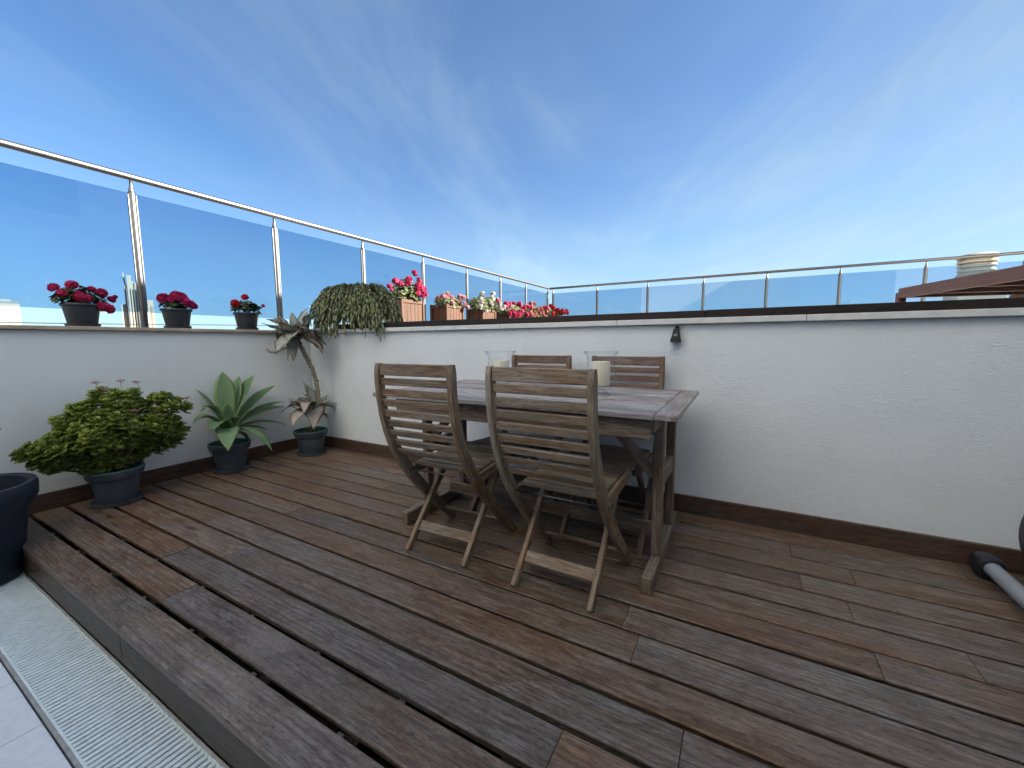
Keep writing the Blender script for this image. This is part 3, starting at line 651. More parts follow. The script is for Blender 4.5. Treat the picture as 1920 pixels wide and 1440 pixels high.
b = MB(); b.box((0.002, 0.008, 0.044), (0.02, 0.026, 0.012), 0.002); b.build('bracket', 'lamp_plastic', wlp)
# ================================================================== dining table
tb_ = thing('dining_table', (2.765, -0.55, 0), 'weathered wooden trestle dining table with slatted top against the white partition wall', 'table')
TT = 0.748; x0, x1, y0, y1 = -0.80, 0.757, -0.431, 0.426
ew = 0.083
for xa, xb in ((x0, x0 + ew), (x1 - ew, x1)):
    b = MB(); b.box(((xa + xb) / 2, (y0 + y1) / 2, TT - 0.011), (xb - xa - 0.002, y1 - y0, 0.022), 0.003, None, 1); b.build('end_board', 'table_top_wood', tb_)
ns = 8; pw = (y1 - y0) / ns
for i in range(ns):
    ya = y0 + i * pw; L = x1 - x0 - 2 * ew - 0.004; w = pw - uni(0.009, 0.016)
    n = 14; rings = []; g = []; ph = uni(0, 6); cup = uni(-.0015, .002); bow = uni(-.003, .003); off = (uni(0, 20), uni(0, 20), 0)
    for k in range(n + 1):
        t = k / n; X = x0 + ew + 0.002 + L * t; Y = ya + pw / 2 + bow * math.sin(math.pi * t) * (0 if i in (0, ns - 1) else 1)
        dz = 0.003 * math.sin(ph + t * 5) + cup * math.sin(math.pi * t); ch = 0.0025; hw = w / 2
        sec = [(-hw, -.020), (hw, -.020), (hw, -ch), (hw - ch, 0), (0, 0.0006), (-hw + ch, 0), (-hw, -ch)]
        rings.append([(X, Y + a, TT + dz - 0.001 + c) for a, c in sec]); g += [(L * t + off[0], a + off[1], c) for a, c in sec]
    b = MB(); b.sweep(rings, True, g, None, False); b.build('top_slat', 'table_top_wood', tb_)
for y in (y0 + 0.045, y1 - 0.045):
    b = MB(); b.box((0.0, y, TT - 0.022 - 0.043), (1.32, 0.024, 0.084), 0.003); b.build('apron', 'table_wood', tb_)
for x in (-0.665, 0.648):
    b = MB(); b.box((x, 0, TT - 0.022 - 0.033), (0.034, 0.72, 0.064), 0.003); b.build('cross_bearer', 'table_wood', tb_)
for sx, x in ((-1, -0.655), (1, 0.655)):
    f = MB(); f.box((x, -0.0, 0.0375), (0.044, 0.742, 0.075), 0.006); f.build('foot', 'table_wood', tb_)
    for y in (-0.158, 0.188):
        b = MB(); b.box((x, y, 0.075 + 0.3), (0.040, 0.052, 0.60), 0.004); b.build('leg', 'table_wood', tb_)
    b = MB(); b.box((x, 0.015, 0.405), (0.030, 0.292, 0.078), 0.003); b.build('cross_rail', 'table_wood', tb_)
    b = MB(); b.bar((x - sx * 0.015, -0.158 - .0, 0.43), (x - sx * 0.27, -0.158, 0.705), 0.028, 0.042, (0, 0, 1)); b.build('brace', 'table_wood', tb_)
b = MB(); b.box((0, 0.015, 0.108), (1.262, 0.028, 0.062), 0.003); b.build('stretcher', 'table_wood', tb_)

# ================================================================== folding chairs
ST = [(-.236, .928), (-.236, .86), (-.231, .78), (-.218, .70), (-.195, .62), (-.160, .535), (-.111, .45), (-.045, .36), (.03, .275), (.105, .195), (.185, .115), (.255, .045), (.297, 0.0)]
def stile_pts(t):
    i = min(int(t), len(ST) - 2); f_ = t - i
    return (ST[i][0] + (ST[i + 1][0] - ST[i][0]) * f_, ST[i][1] + (ST[i + 1][1] - ST[i][1]) * f_)
def stile_at(z):
    for (a, b_) in zip(ST, ST[1:]):
        if b_[1] <= z <= a[1]:
            f_ = (a[1] - z) / (a[1] - b_[1]); return a[0] + (b_[0] - a[0]) * f_, math.atan2(b_[0] - a[0], a[1] - b_[1])
    return ST[0][0], 0.0
def make_chair(mat, label):
    c = thing('folding_chair', (0, 0, 0), label, 'chair', 'wooden folding chairs round the dining table')
    for sx in (-1, 1):
        X = sx * 0.2; rings = []; g = []; L = 0; P_ = []
        for k in range(37):
            P_.append(stile_pts(k * (len(ST) - 1) / 36))
        off = (uni(0, 20), uni(0, 20), 0)
        for k, (y, z) in enumerate(P_):
            a = P_[max(k - 1, 0)]; d = P_[min(k + 1, 36)]; t = Vector((0, d[0] - a[0], d[1] - a[1])).normalized(); nrm = Vector((0, -t.z, t.y))
            if k: L += math.hypot(y - P_[k - 1][0], z - P_[k - 1][1])
            w = 0.021 + 0.006 * math.sin(math.pi * min(1, max(0, (k - 8) / 26)))      # half depth: fuller in the curve
            if k == 0: w = 0.012
            if k == 1: w = 0.0185
            h = 0.0125; ch = 0.003
            if k == 36: w *= 0.9
            sec = [(-h, -w + ch), (-h + ch, -w), (h - ch, -w), (h, -w + ch), (h, w - ch), (h - ch, w), (-h + ch, w), (-h, w - ch)]
            rings.append([Vector((X, y, max(z, 0.0))) + Vector((a_, 0, 0)) + nrm * b_ for a_, b_ in sec])
            if k == 36: rings[-1] = [Vector((v.x, v.y, 0.0)) for v in rings[-1]]
            g += [(L + off[0], a_ + off[1], b_) for a_, b_ in sec]
        b = MB(); b.sweep(rings, True, g, None, False); b.build('side_frame', mat, c)
        b = MB(); b.bar((sx * 0.165, -0.128, 0.0), (sx * 0.165, 0.235, 0.412), 0.022, 0.040, (0, 0, 1), 0.003)
        b.v = [(x, y, max(z, 0.0)) for x, y, z in b.v]; b.build('rear_leg', mat, c)
        b = MB(); b.bar((sx * 0.1865, -0.055, 0.385), (sx * 0.1865, 0.345, 0.420), 0.0185 if sx else 0, 0.046, (0, 0, 1), 0.003); b.build('seat_rail', mat, c)
        y, _ = stile_at(0.395)
        for zz in (0.395, 0.235):
            y, _ = stile_at(zz); b = MB(); b.tube([(sx * 0.211, y, zz), (sx * 0.2165, y, zz)], [0.006, 0.005], 8); b.build('bolt', 'brass', c)
    b = MB(); b.tube([(-0.2, stile_at(.395)[0], .395), (0.2, stile_at(.395)[0], .395)], 0.004, 8); b.build('pivot_rod', 'steel', c)
    # back slats
    zs = [0.900] + [0.846 - 0.0485 * i for i in range(8)]
    for i, z in enumerate(zs):
        y, a = stile_at(z); hh = 0.052 if i == 0 else 0.0325
        z_ = Vector((0, -math.sin(a), math.cos(a))); y_ = Vector((0, math.cos(a), math.sin(a)))
        b = MB(); b.box((uni(-.0005, .0005), y, z), (0.3755, 0.0135 if i else 0.020, hh), 0.003, (Vector((1, 0, 0)), y_, z_), 0); b.build('top_rail' if i == 0 else 'back_slat', mat, c)
    # seat slats
    for i in range(9):
        y = -0.028 + i * 0.0455; z = 0.4275 + (y + .028) * 0.055 + 0.003 * math.sin(i)* .3
        w = 0.354
        b = MB(); b.box((0, y, z - 0.009 + (0.012 if False else 0)), (w, 0.038, 0.016), 0.0025); b.build('seat_slat', mat, c)
    t = 0.30
    b = MB(); b.bar((-0.155, -0.128 + 0.363 * .235, 0.412 * .235), (0.155, -0.128 + 0.363 * .235, 0.412 * .235), 0.016, 0.050, (0, .66, .75)); b.build('rear_stretcher', mat, c)
    y, a = stile_at(0.088)
    b = MB(); b.bar((-0.188, y, 0.088), (0.188, y, 0.088), 0.016, 0.030, (0, -math.sin(a), math.cos(a))); b.build('front_stretcher', mat, c)
    b = MB(); b.bar((-0.177, 0.30, 0.395), (0.177, 0.30, 0.395), 0.018, 0.026); b.build('seat_bearer', mat, c)
    return c
ch1 = make_chair('chair_wood', 'x')
ch1['label'] = 'grey-brown folding chair backing onto the open deck, at the flower pot end of the table'
ch1.location = (2.486, -0.985, 0); ch1.rotation_euler = (0, 0, math.radians(1.5))
ch2 = copy_tree(ch1); ch2.location = (3.093, -1.0, 0); ch2.rotation_euler = (0, 0, math.radians(-1.0))
ch2['label'] = 'grey-brown folding chair backing onto the open deck, at the table end away from the pots'
ch3 = make_chair('chair_wood_red', 'reddish folding chair between table and wall at the flower pot end')
ch3.location = (2.55, -0.315, 0); ch3.rotation_euler = (0, 0, math.radians(179))
ch4 = copy_tree(ch3); ch4.location = (3.125, -0.315, 0); ch4.rotation_euler = (0, 0, math.radians(181))
ch4['label'] = 'reddish folding chair between table and wall at the end away from the pots'

# ================================================================== hurricane candle holders
hur = [(0.0, 0.0), (0.050, 0.0), (0.051, 0.003), (0.040, 0.012), (0.020, 0.030), (0.012, 0.038), (0.014, 0.042), (0.045, 0.046), (0.066, 0.058), (0.0765, 0.080), (0.0775, 0.100), (0.073, 0.125), (0.066, 0.150), (0.0635, 0.170), (0.067, 0.190), (0.077, 0.208), (0.085, 0.217)]
def candle(x, y, label, hc):
    t = thing('hurricane_lamp', (x, y, TT + 0.0012), label, 'candle holder', 'glass candle holders on the dining table')
    b = MB()
    inner = [(max(r - 0.0022, 0.0), z + (0.002 if i < 7 else 0.0008)) for i, (r, z) in enumerate(hur)][7:]
    b.lathe(hur, 48, cap=False); b.build('glass', 'hurricane_glass', t)
    ri = MB(); ri.tube([(0.084 * math.cos(a), 0.084 * math.sin(a), 0.2172) for a in [2 * math.pi * k / 32 for k in range(33)]], 0.0017, 6); ri.build('rim', 'hurricane_glass', t)
    b = MB(); b.lathe([(0.0, 0.052), (0.044, 0.052), (0.046, 0.055), (0.0465, 0.052 + hc - 0.006), (0.043, 0.052 + hc), (0.034, 0.050 + hc - .002), (0.02, 0.046 + hc), (0.0, 0.044 + hc)], 32); c = b.build('candle', 'wax', t); smoothsharp(c, 50)
    b = MB(); b.tube([(0, 0, 0.044 + hc), (0.001, 0, 0.052 + hc), (0.003, 0.001, 0.056 + hc)], 0.0012, 6); b.build('wick', 'wick', c)
candle(3.107, -0.556, 'footed hurricane glass with ivory candle on the table half away from the pots', 0.118)
candle(2.572, -0.63, 'footed hurricane glass with ivory candle on the table half towards the flower pots', 0.118)

# ================================================================== exercise bike at the right edge
eb = thing('exercise_bike', (4.9, -0.36, 0), 'grey tube stabiliser and black housing of an exercise bike by the skirting board', 'exercise bike')
bx = 4.672 - 4.9
def sx_(p): return Vector(p)
b = MB(); b.tube([(bx, 0.27, 0.054), (bx, -0.33, 0.054)], 0.0285, 24); smoothsharp(b.build('front_stabiliser', 'grey_paint', eb))
def cap(y, s_):
    b = MB(); rings = []
    for t, hw, hh in ((0.0, .040, .042), (0.006, .044, .047), (0.06, .046, .049), (0.085, .042, .045), (0.098, .03, .034)):
        rings.append([(bx + math.copysign(abs(math.cos(q)) ** .7, math.cos(q)) * hw, y + s_ * (t - 0.05), 0.0495 + math.copysign(abs(math.sin(q)) ** .7, math.sin(q)) * hh) for q in [2 * math.pi * k / 24 for k in range(24)]])
    b.sweep(rings); smoothsharp(b.build('end_cap', 'black_plastic', eb), 50)
cap(0.275, 1); cap(-0.335, -1)
b = MB(); n = 48; hx, hz, R = 0.0, 0.305, 0.255
rings = []
for yy, r in ((-0.05, .0), (-0.05, R - .03), (-0.045, R - .012), (-0.03, R), (0.03, R), (0.045, R - .012), (0.05, R - .03), (0.05, .0)):
    rings.append([(hx + math.cos(q) * max(r, .001), yy, hz + math.sin(q) * max(r, .001)) for q in [2 * math.pi * k / n for k in range(n)]])
b.sweep(rings); smoothsharp(b.build('flywheel_housing', 'black_plastic', eb))
b = MB(); b.tube([(bx, 0, 0.06), (0.25, 0, 0.12), (0.95, 0, 0.07)], 0.032, 16); b.build('main_beam', 'grey_paint', eb)
b = MB(); b.tube([(0.95, 0.25, 0.05), (0.95, -0.25, 0.05)], 0.028, 16); b.build('rear_stabiliser', 'grey_paint', eb)
b = MB(); b.tube([(0.55, 0, 0.1), (0.68, 0, 0.80)], 0.025, 16); b.build('seat_post', 'grey_paint', eb)
b = MB(); b.lathe([(0, 0), (0.10, 0.0), (0.125, 0.03), (0.10, 0.06), (0, 0.07)], 24, (0.70, 0, 0.80), 1.1, 0.85); b.build('saddle', 'black_plastic', eb)
b = MB(); b.tube([(0.30, 0, 0.4), (0.28, 0, 1.05)], 0.024, 16); b.build('handlebar_post', 'grey_paint', eb)
b = MB(); b.tube([(0.40, 0.2, 1.12), (0.27, 0.16, 1.08), (0.27, -0.16, 1.08), (0.40, -0.2, 1.12)], 0.015, 12); b.build('handlebar', 'black_plastic', eb)
b = MB(); b.tube([(0.38, -0.06, 0.3), (0.38, -0.10, 0.3), (0.48, -0.10, 0.2), (0.48, -0.18, 0.2)], 0.012, 10); b.build('crank', 'steel', eb)
b = MB(); b.tube([(0.38, 0.06, 0.3), (0.38, 0.10, 0.3), (0.28, 0.10, 0.4), (0.28, 0.18, 0.4)], 0.012, 10); b.build('crank', 'steel', eb)
# ================================================================== plants
def lathe_pot(t, r_top, r_bot, h, mat, rimh=0.052, rim=0.0125, teal=False, saucer=0.0, sx=1.0, soil=0.03):
    z = 0.012 if saucer else 0.0
    if saucer:
        b = MB(); b.lathe([(0, 0), (saucer * .9, 0), (saucer, 0.006), (saucer * 1.02, 0.020), (saucer * .985, 0.021), (saucer * .94, 0.009), (0, 0.008)], 40, (0, 0, 0), sx); smoothsharp(b.build('saucer', mat, t), 40)
    k = (r_top - r_bot) / h; rr = r_top - k * rimh
    prof = [(0, z), (r_bot, z), (r_bot + .002, z + .004), (rr - rim, h - rimh - .0015), (rr + .002 - .001, h - rimh), (rr + .0035, h - rimh + .003), (r_top + .001, h - .005), (r_top - .002, h), (r_top - .009, h - .001), (r_top - .013, h - .02), (rr - .016, h - rimh), (rr - .02, h - soil - .02)]
    b = MB(); b.lathe(prof, 48, (0, 0, 0), sx); p = smoothsharp(b.build('pot', mat, t), 40)
    if teal:
        b = MB(); b.lathe([(r_top - .0035, h - .0005), (r_top - .0045, h + .003), (r_top - .012, h + .002), (r_top - .0165, h - .03), (r_top - .0155, h - .03), (r_top - .0085, h - .001)], 48, (0, 0, 0), sx, cap=False); smoothsharp(b.build('liner', 'pot_rim_teal', t), 40)
    b = MB(); b.lathe([(0, h - soil + .006), (r_top * .5, h - soil + .004), (r_top - .018, h - soil)], 24, (0, 0, 0), sx); b.build('soil', 'soil', t)
    return p
def leaf_sweep(b, pts, width, thick, up, fold=0.25, wave=0.0, nwave=4, lvx=0.5, prof=None, twist=0.0):
    """thick leaf along pts: width(t) full width, lens section, folded (channelled) by fold, wavy margins"""
    pts = [Vector(p) for p in pts]; n = len(pts); rings = []; lv = []; ph = uni(0, 6)
    for i, p in enumerate(pts):
        t = i / (n - 1); T = (pts[min(i + 1, n - 1)] - pts[max(i - 1, 0)]).normalized()
        S = T.cross(Vector(up)); 
        if S.length < 1e-4: S = T.cross(Vector((0.3, 0.5, 0.8)))
        S.normalize(); U = S.cross(T).normalized()
        if twist: 
            q = Matrix.Rotation(twist * t, 3, T); S = q @ S; U = q @ U
        w = max(width(t) / 2, 0.0006); th = max(thick * (1 - t * .8), 0.0006)
        ring = []; edge = []
        for a, o in ((-1, 0), (-.6, 1), (0, 1), (.6, 1), (1, 0), (.6, -1), (0, -1), (-.6, -1)):
            ww = wave * w * math.sin(ph + t * nwave * 6.28 + (1.5 if a > 0 else 0)) * abs(a) ** 2
            ring.append(p + S * (a * w) + U * (fold * w * abs(a) ** 1.4 + ww + o * th * (0.5 if abs(a) < .1 else .42)))
            edge.append((lvx, abs(a) if i < n - 1 else 1.0, t))
        rings.append(ring); lv += edge
    b.sweep(rings, True, None, lv, True)

# ---------------- jade plant
jd = thing('jade_plant', (0.205, -1.555, 0), 'wide bushy jade plant with glossy round leaves in a grey pot on the deck', 'plant')
lathe_pot(jd, 0.147, 0.094, 0.225, 'pot_plastic', teal=True, saucer=0.128)
sil = [(0, 820), (80, 740), (300, 690), (400, 590), (460, 565), (380, 500), (395, 440), (530, 430), (600, 330), (620, 290), (760, 280), (815, 270), (790, 190), (830, 140), (1000, 140), (1100, 175), (1220, 140), (1280, 150), (1285, 250), (1370, 260), (1400, 200), (1550, 180), (1690, 250), (1820, 310), (1790, 390), (1710, 420), (1720, 520), (1835, 505), (1800, 580), (1740, 650), (1640, 740), (1570, 790), (1440, 830), (1400, 790), (1340, 850), (1050, 970), (730, 1010), (690, 940), (400, 985), (270, 980), (185, 940), (190, 870), (80, 890)]
sil = [(20 + x * .1875, 700 + y * .1875) for x, y in sil]
def inside(x, y, poly):
    c = False; n = len(poly)
    for i in range(n):
        x1_, y1_ = poly[i]; x2_, y2_ = poly[(i + 1) % n]
        if (y1_ > y) != (y2_ > y) and x < (x2_ - x1_) * (y - y1_) / (y2_ - y1_) + x1_: c = not c
    return c
def edist(x, y, poly):
    d = 1e9; n = len(poly)
    for i in range(n):
        ax_, ay_ = poly[i]; bx_, by_ = poly[(i + 1) % n]; L2 = (bx_ - ax_) ** 2 + (by_ - ay_) ** 2
        t = max(0, min(1, ((x - ax_) * (bx_ - ax_) + (y - ay_) * (by_ - ay_)) / L2)); d = min(d, math.hypot(x - ax_ - t * (bx_ - ax_), y - ay_ - t * (by_ - ay_)))
    return d
def jade_leaf(b, base, d, up, L, W, lvx):
    """thick spoon-shaped leaf"""
    d = d.normalized(); S = d.cross(up)
    if S.length < 1e-3: S = d.cross(Vector((1, 0, 0)))
    S.normalize(); U = S.cross(d).normalized(); rings = []; lv = []
    for t, w, th in ((0.0, .16, .5), (0.3, .55, .9), (0.62, 1.0, 1.0), (0.86, .86, .8), (0.97, .45, .5)):
        c = base + d * (L * t) + U * (L * (0.16 * t * t)); ww = W * w / 2; hh = L * 0.075 * th
        rings.append([c - S * ww + U * ww * .22, c - S * ww * .5 + U * hh, c + S * ww * .5 + U * hh, c + S * ww + U * ww * .22, c + S * ww * .5 - U * hh, c - S * ww * .5 - U * hh])
        e = 0.35 + .65 * t if t > .5 else .2
        lv += [(lvx, e * .8, 0), (lvx, .1, 0), (lvx, .1, 0), (lvx, e * .8, 0), (lvx, .1, 0), (lvx, .1, 0)]
    b.sweep(rings, True, None, lv, True)
fol = MB(); tips = []; org = Vector((0.205, -1.555, 0)); core = Vector((0.205, -1.555, 0.30))
xs_ = [p[0] for p in sil]; ys_ = [p[1] for p in sil]; cnt = 0
while cnt < 640:
    px = uni(min(xs_), max(xs_)); py = uni(min(ys_), max(ys_))
    if not inside(px, py, sil): continue
    e = edist(px, py, sil)
    if e < 4.5: continue
    half = min(0.19, 0.02 + e / 300.0 * 0.95); u_ = uni(-1, 1) if rnd() < .45 else uni(.1, 1)
    u_ = math.copysign(abs(u_) ** .7, u_)
    p = onx(px, py, max(0.035, 0.235 + u_ * half)); cnt += 1
    outw = (p - core); outw.normalize(); ax_ = (outw * 0.8 + Vector((0, 0, 0.75)) + Vector((uni(-.3, .3), uni(-.3, .3), 0))).normalized()
    if cnt % 9 == 0: tips.append((p, ax_))
    L = uni(0.030, 0.045); base = p - org; q0 = uni(0, 6.28)
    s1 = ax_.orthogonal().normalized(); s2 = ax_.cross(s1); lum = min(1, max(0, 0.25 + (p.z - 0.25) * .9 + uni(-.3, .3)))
    for k in range(9):
        if k < 2: el = 1.15; q = q0 + k * math.pi; o = 0.006; l = L * .6
        elif k < 5: el = 0.62; q = q0 + .6 + k * 2.09; o = 0.0; l = L * .95
        else: el = 0.12; q = q0 + .9 + k * 1.571; o = -0.012; l = L * 1.1
        d = (s1 * math.cos(q) + s2 * math.sin(q)) * math.cos(el) + ax_ * math.sin(el)
        bp = base + ax_ * o
        if (bp + org + d * l).x < 0.004: continue
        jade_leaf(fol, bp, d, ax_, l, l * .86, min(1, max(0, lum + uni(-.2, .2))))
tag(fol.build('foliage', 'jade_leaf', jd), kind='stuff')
for i, (p, ax_) in enumerate(tips):
    b = MB(); e = p - org - ax_ * .012; s0 = Vector((uni(-.04, .04), uni(-.04, .04), 0.20)); m1 = s0.lerp(e, .35) + Vector((0, 0, .02)); pts = bez(s0, m1, s0.lerp(e, .75) - Vector((0, 0, .03)), e, 7)
    for q in pts: q.x = max(q.x, -0.185)
    b.tube(pts, [0.013 - .0013 * k for k in range(8)], 7); b.build('branch', 'stem_brown', jd)
def dry_umbel(px, py, x, s=1.0):
    p = onx(px, py, x) - org; b = MB(); foot = p + Vector((uni(-.01, .01), uni(-.01, .01), -0.055))
    b.tube([foot, p - Vector((0, 0, .012))], 0.0013, 5)
    for k in range(16):
        a = uni(0, 6.28); r = 0.026 * s * math.sqrt(rnd()); e = p + Vector((r * math.cos(a), r * math.sin(a), uni(-.004, .006))); b.tube([p - Vector((0, 0, .012)), e], 0.0007, 4)
        for j in range(3): 
            d = Vector((uni(-1, 1), uni(-1, 1), uni(-.3, 1))).normalized() * .006; b.tube([e, e + d], [.0018, .0005], 4)
    b.build('flower_umbel', 'flower_dry', jd)
for a in ((181, 717, .22), (226, 714, .24), (258, 716, .22), (194, 728, .27), (350, 746, .2), (254, 768, .40, 1.3), (303, 778, .36, 1.2), (252, 800, .43, .8)): dry_umbel(*a)

# ---------------- agave
ag = thing('agave', (0.135, -0.84, 0), 'green agave rosette with broad pointed leaves in a grey pot on the deck', 'plant')
lathe_pot(ag, 0.147, 0.094, 0.225, 'pot_plastic', teal=True, saucer=0.128)
ao = Vector((0.135, -0.84, 0)); crown = Vector((0.0, 0.0, 0.30))
b = MB(); b.tube([(0, 0, .18), (0.0, 0.0, .25), crown], [.022, .026, .03], 10); b.build('stem', 'stem_brown', ag)
AG = [(417, 697, .07, .105, .0), (449, 705, .04, .085, .0), (477, 702, .11, .105, .0), (517, 722, .10, .105, .0), (534, 753, .05, .075, .02), (535, 763, .19, .095, .03), (537, 798, .24, .060, .05),
      (511, 847, .42, .075, .11), (428, 846, .46, .105, .10), (399, 808, .36, .095, .08), (362, 795, .11, .085, .10), (375, 772, .16, .080, .12), (366, 729, .035, .075, .0), (446, 782, .33, .075, .02), (425, 757, .24, .055, .0), (468, 830, .12, .06, .05), (500, 806, .08, .05, .03)]
for px, py, X, w, arch in AG:
    tip = onx(px, py, X) - ao; d = tip - crown; up = Vector((0, 0, 1)); L = d.length
    flat = Vector((d.x, d.y, 0)); 
    p1 = crown + d * .3 + up * (0.10 * L * (1 if flat.length > .12 else .2) + arch * .7); p2 = crown + d * .7 + up * (0.07 * L + arch * 1.1)
    pts = bez(crown + d.normalized() * .008, p1, p2, tip, 16)
    U = up if flat.length > 0.10 else Vector((-d.x, -d.y, .5)) if flat.length > .02 else Vector((.5, -.86, .2))
    if flat.length <= .25 and d.z > .2: U = (Vector((-.0, 0, .35)) - Vector((flat.x, flat.y, 0)).normalized() * .9)
    def wf(t, w=w * 1.5): return w * (0.50 + 1.15 * t - 0.55 * t * t if t < .55 else 1.0) * (1 if t < .55 else max(0.02, 1 - ((t - .55) / .45) ** 1.9))
    b = MB(); leaf_sweep(b, pts, wf, 0.012, U, 0.32, 0.02, 2, uni(.1, .9)); b.build('leaf', 'agave_leaf', ag)

# ---------------- felt plant (two rosettes on a bare knobbly stem)
kp = thing('felt_plant', (0.28, -0.225, 0), 'tall grey felted succulent with two leaf rosettes on a bare stem in the deck corner', 'plant')
lathe_pot(kp, 0.147, 0.094, 0.222, 'pot_plastic', teal=True, saucer=0.126)
ko = Vector((0.28, -0.225, 0))
def kpt(px, py, X): return onx(px, py, X) - ko
spine = [Vector((0, 0, .19)), kpt(594, 770, .29), kpt(597, 742, .29), kpt(593, 715, .28), kpt(586, 692, .27), kpt(577, 675, .26), kpt(567, 655, .255), kpt(560, 640, .25)]
b = MB(); b.tube(spine, [.019, .018, .017, .017, .017, .018, .019, .016], 12); b.build('stem', 'stem_felt', kp)
kb = MB()
for i in range(1, len(spine) - 1):
    a, c_ = spine[i], spine[i + 1]; n = 7
    for k in range(n):
        p = a.lerp(c_, k / n); T = (c_ - a).normalized(); o = T.orthogonal().normalized(); q = (i * n + k) * 2.4
        d = Matrix.Rotation(q, 3, T) @ o; kb.tube([p + d * .012, p + d * .021, p + d * .026], [.007, .0065, .003], 6)
kb.build('leaf_scars', 'stem_felt', kp)
UP = [(501, 598, .10, .075, 'felt_leaf'), (499, 608, .20, .06, 'felt_leaf'), (520, 588, .10, .06, 'felt_leaf'), (548, 588, .14, .055, 'felt_leaf'), (575, 579, .16, .085, 'felt_leaf'), (588, 596, .2, .07, 'felt_leaf'), (609, 625, .36, .075, 'felt_leaf'),
      (612, 648, .42, .125, 'felt_leaf_brown'), (604, 664, .44, .085, 'felt_leaf_brown'), (524, 655, .34, .10, 'felt_leaf'), (550, 678, .3, .06, 'felt_leaf_brown'), (530, 610, .38, .075, 'felt_leaf'), (578, 615, .42, .07, 'felt_leaf'), (556, 604, .36, .06, 'felt_leaf'), (595, 655, .16, .07, 'felt_leaf_brown'), (512, 618, .3, .06, 'felt_leaf'), (540, 640, .42, .085, 'felt_leaf')]
LO = [(526, 775, .16, .075, 'felt_leaf_brown'), (548, 801, .40, .085, 'felt_leaf_brown'), (588, 806, .47, .10, 'felt_leaf_brown'), (617, 787, .40, .085, 'felt_leaf_brown'), (630, 754, .33, .045, 'felt_leaf'), (614, 740, .24, .045, 'felt_leaf'), (627, 768, .3, .05, 'felt_leaf'), (577, 722, .24, .06, 'felt_leaf'), (541, 747, .2, .05, 'felt_leaf'), (545, 762, .3, .055, 'felt_leaf'), (560, 745, .33, .055, 'felt_leaf'), (584, 745, .2, .05, 'felt_leaf'), (605, 752, .38, .055, 'felt_leaf'), (570, 775, .46, .075, 'felt_leaf_brown')]
def felt(c0, L, arch):
    for px, py, X, w, m in L:
        tip = kpt(px, py, X); d = tip - c0; ln = d.length; up = Vector((0, 0, 1))
        s0 = c0 + Vector((uni(-.012, .012), uni(-.012, .012), uni(-.03, .02)))
        p1 = s0 + d * .3 + up * (arch * ln * (1.0 if tip.z < c0.z + .03 else .35)); p2 = s0 + d * .72 + up * (arch * ln * .9 * (1.0 if tip.z < c0.z + .03 else .2))
        pts = bez(s0, p1, p2, tip, 14); U = up if math.hypot(d.x, d.y) > .05 else Vector((.5, -.86, .2))
        def wf(t, w=w * 2.1): return w * (0.28 + 1.6 * t if t < .45 else max(.03, 1.0 - ((t - .45) / .55) ** 1.25))
        b = MB(); leaf_sweep(b, pts, wf, 0.007, U, 0.30, 0.30, uni(1.4, 2.4), uni(0, 1), twist=uni(-.5, .5)); b.build('leaf', m, kp)
UP += [(px + uni(-14, 14), py + uni(-10, 14), min(.45, max(.06, X + uni(-.08, .08))), w * .8, 'felt_leaf') for px, py, X, w, m in UP[:12]]
LO += [(px + uni(-12, 12), py + uni(-12, 8), min(.47, max(.1, X + uni(-.06, .06))), w * .8, 'felt_leaf') for px, py, X, w, m in LO[4:13]]
felt(kpt(558, 632, .25), UP, .28); felt(kpt(586, 772, .29), LO, .38)
b = MB(); pts = [kpt(545, 650, .30), kpt(530, 655, .36), kpt(515, 660, .38), kpt(506, 659, .38), kpt(501, 654, .38)]
b.tube(pts, [.010, .013, .012, .010, .009], 9); tag(b.build('leaf', 'felt_leaf_pink', kp), 'dry pinkish rolled-up leaf')
for k in range(6):
    b = MB(); a = uni(0, 6.28); s0 = Vector((.05 * math.cos(a), .05 * math.sin(a), .19)); e = s0 + Vector((.03 * math.cos(a), .03 * math.sin(a), uni(.03, .05)))
    leaf_sweep(b, bez(s0, s0 + Vector((0, 0, .03)), e, e, 6), lambda t: .03 * math.sin(3.0 * min(1, t + .12)), .004, (0, 0, 1), .2, .1); b.build('leaf', 'lime_leaf' if k < 2 else 'geranium_leaf', kp)

# ---------------- big dark pot, cut by the frame, with a young leafy plant
bp = thing('planter_pot', (0.44, -2.2, -0.15), 'large dark navy pot standing on the drain strip below the deck edge', 'pot')
prof = [(0, 0), (0.180, 0), (0.186, 0.006), (0.232, 0.365), (0.255, 0.372), (0.268, 0.40), (0.272, 0.46), (0.266, 0.479), (0.250, 0.480), (0.238, 0.472), (0.232, 0.44), (0.215, 0.36)]
b = MB(); b.lathe(prof, 64); smoothsharp(b.build('pot', 'pot_plastic_dark', bp), 40)
b = MB(); b.lathe([(0, 0.372), (0.12, 0.368), (0.218, 0.362)], 32); b.build('soil', 'soil', bp)
bo = Vector((0.44, -2.2, -0.15))
for i, (px, py, X) in enumerate(((9, 917, .40), (-30, 890, .40), (-60, 860, .3), (1, 803, .25), (-80, 900, .55), (-40, 840, .5), (-70, 820, .42))):
    tip = onx(px, py, X) - bo; s0 = Vector((-.02, 0, .37)); d = tip - s0
    b = MB(); leaf_sweep(b, bez(s0, s0 + d * .25 + Vector((0, 0, .05)), s0 + d * .7 + Vector((0, 0, .06)), tip, 10), lambda t: .012 + .05 * max(0, math.sin(3.14 * max(0, (t - .35) / .65))) if t > .35 else .008, .003, (0, 0, 1), .2, .08, 2, uni(.2, .9)); b.build('leaf', 'lime_leaf', bp)

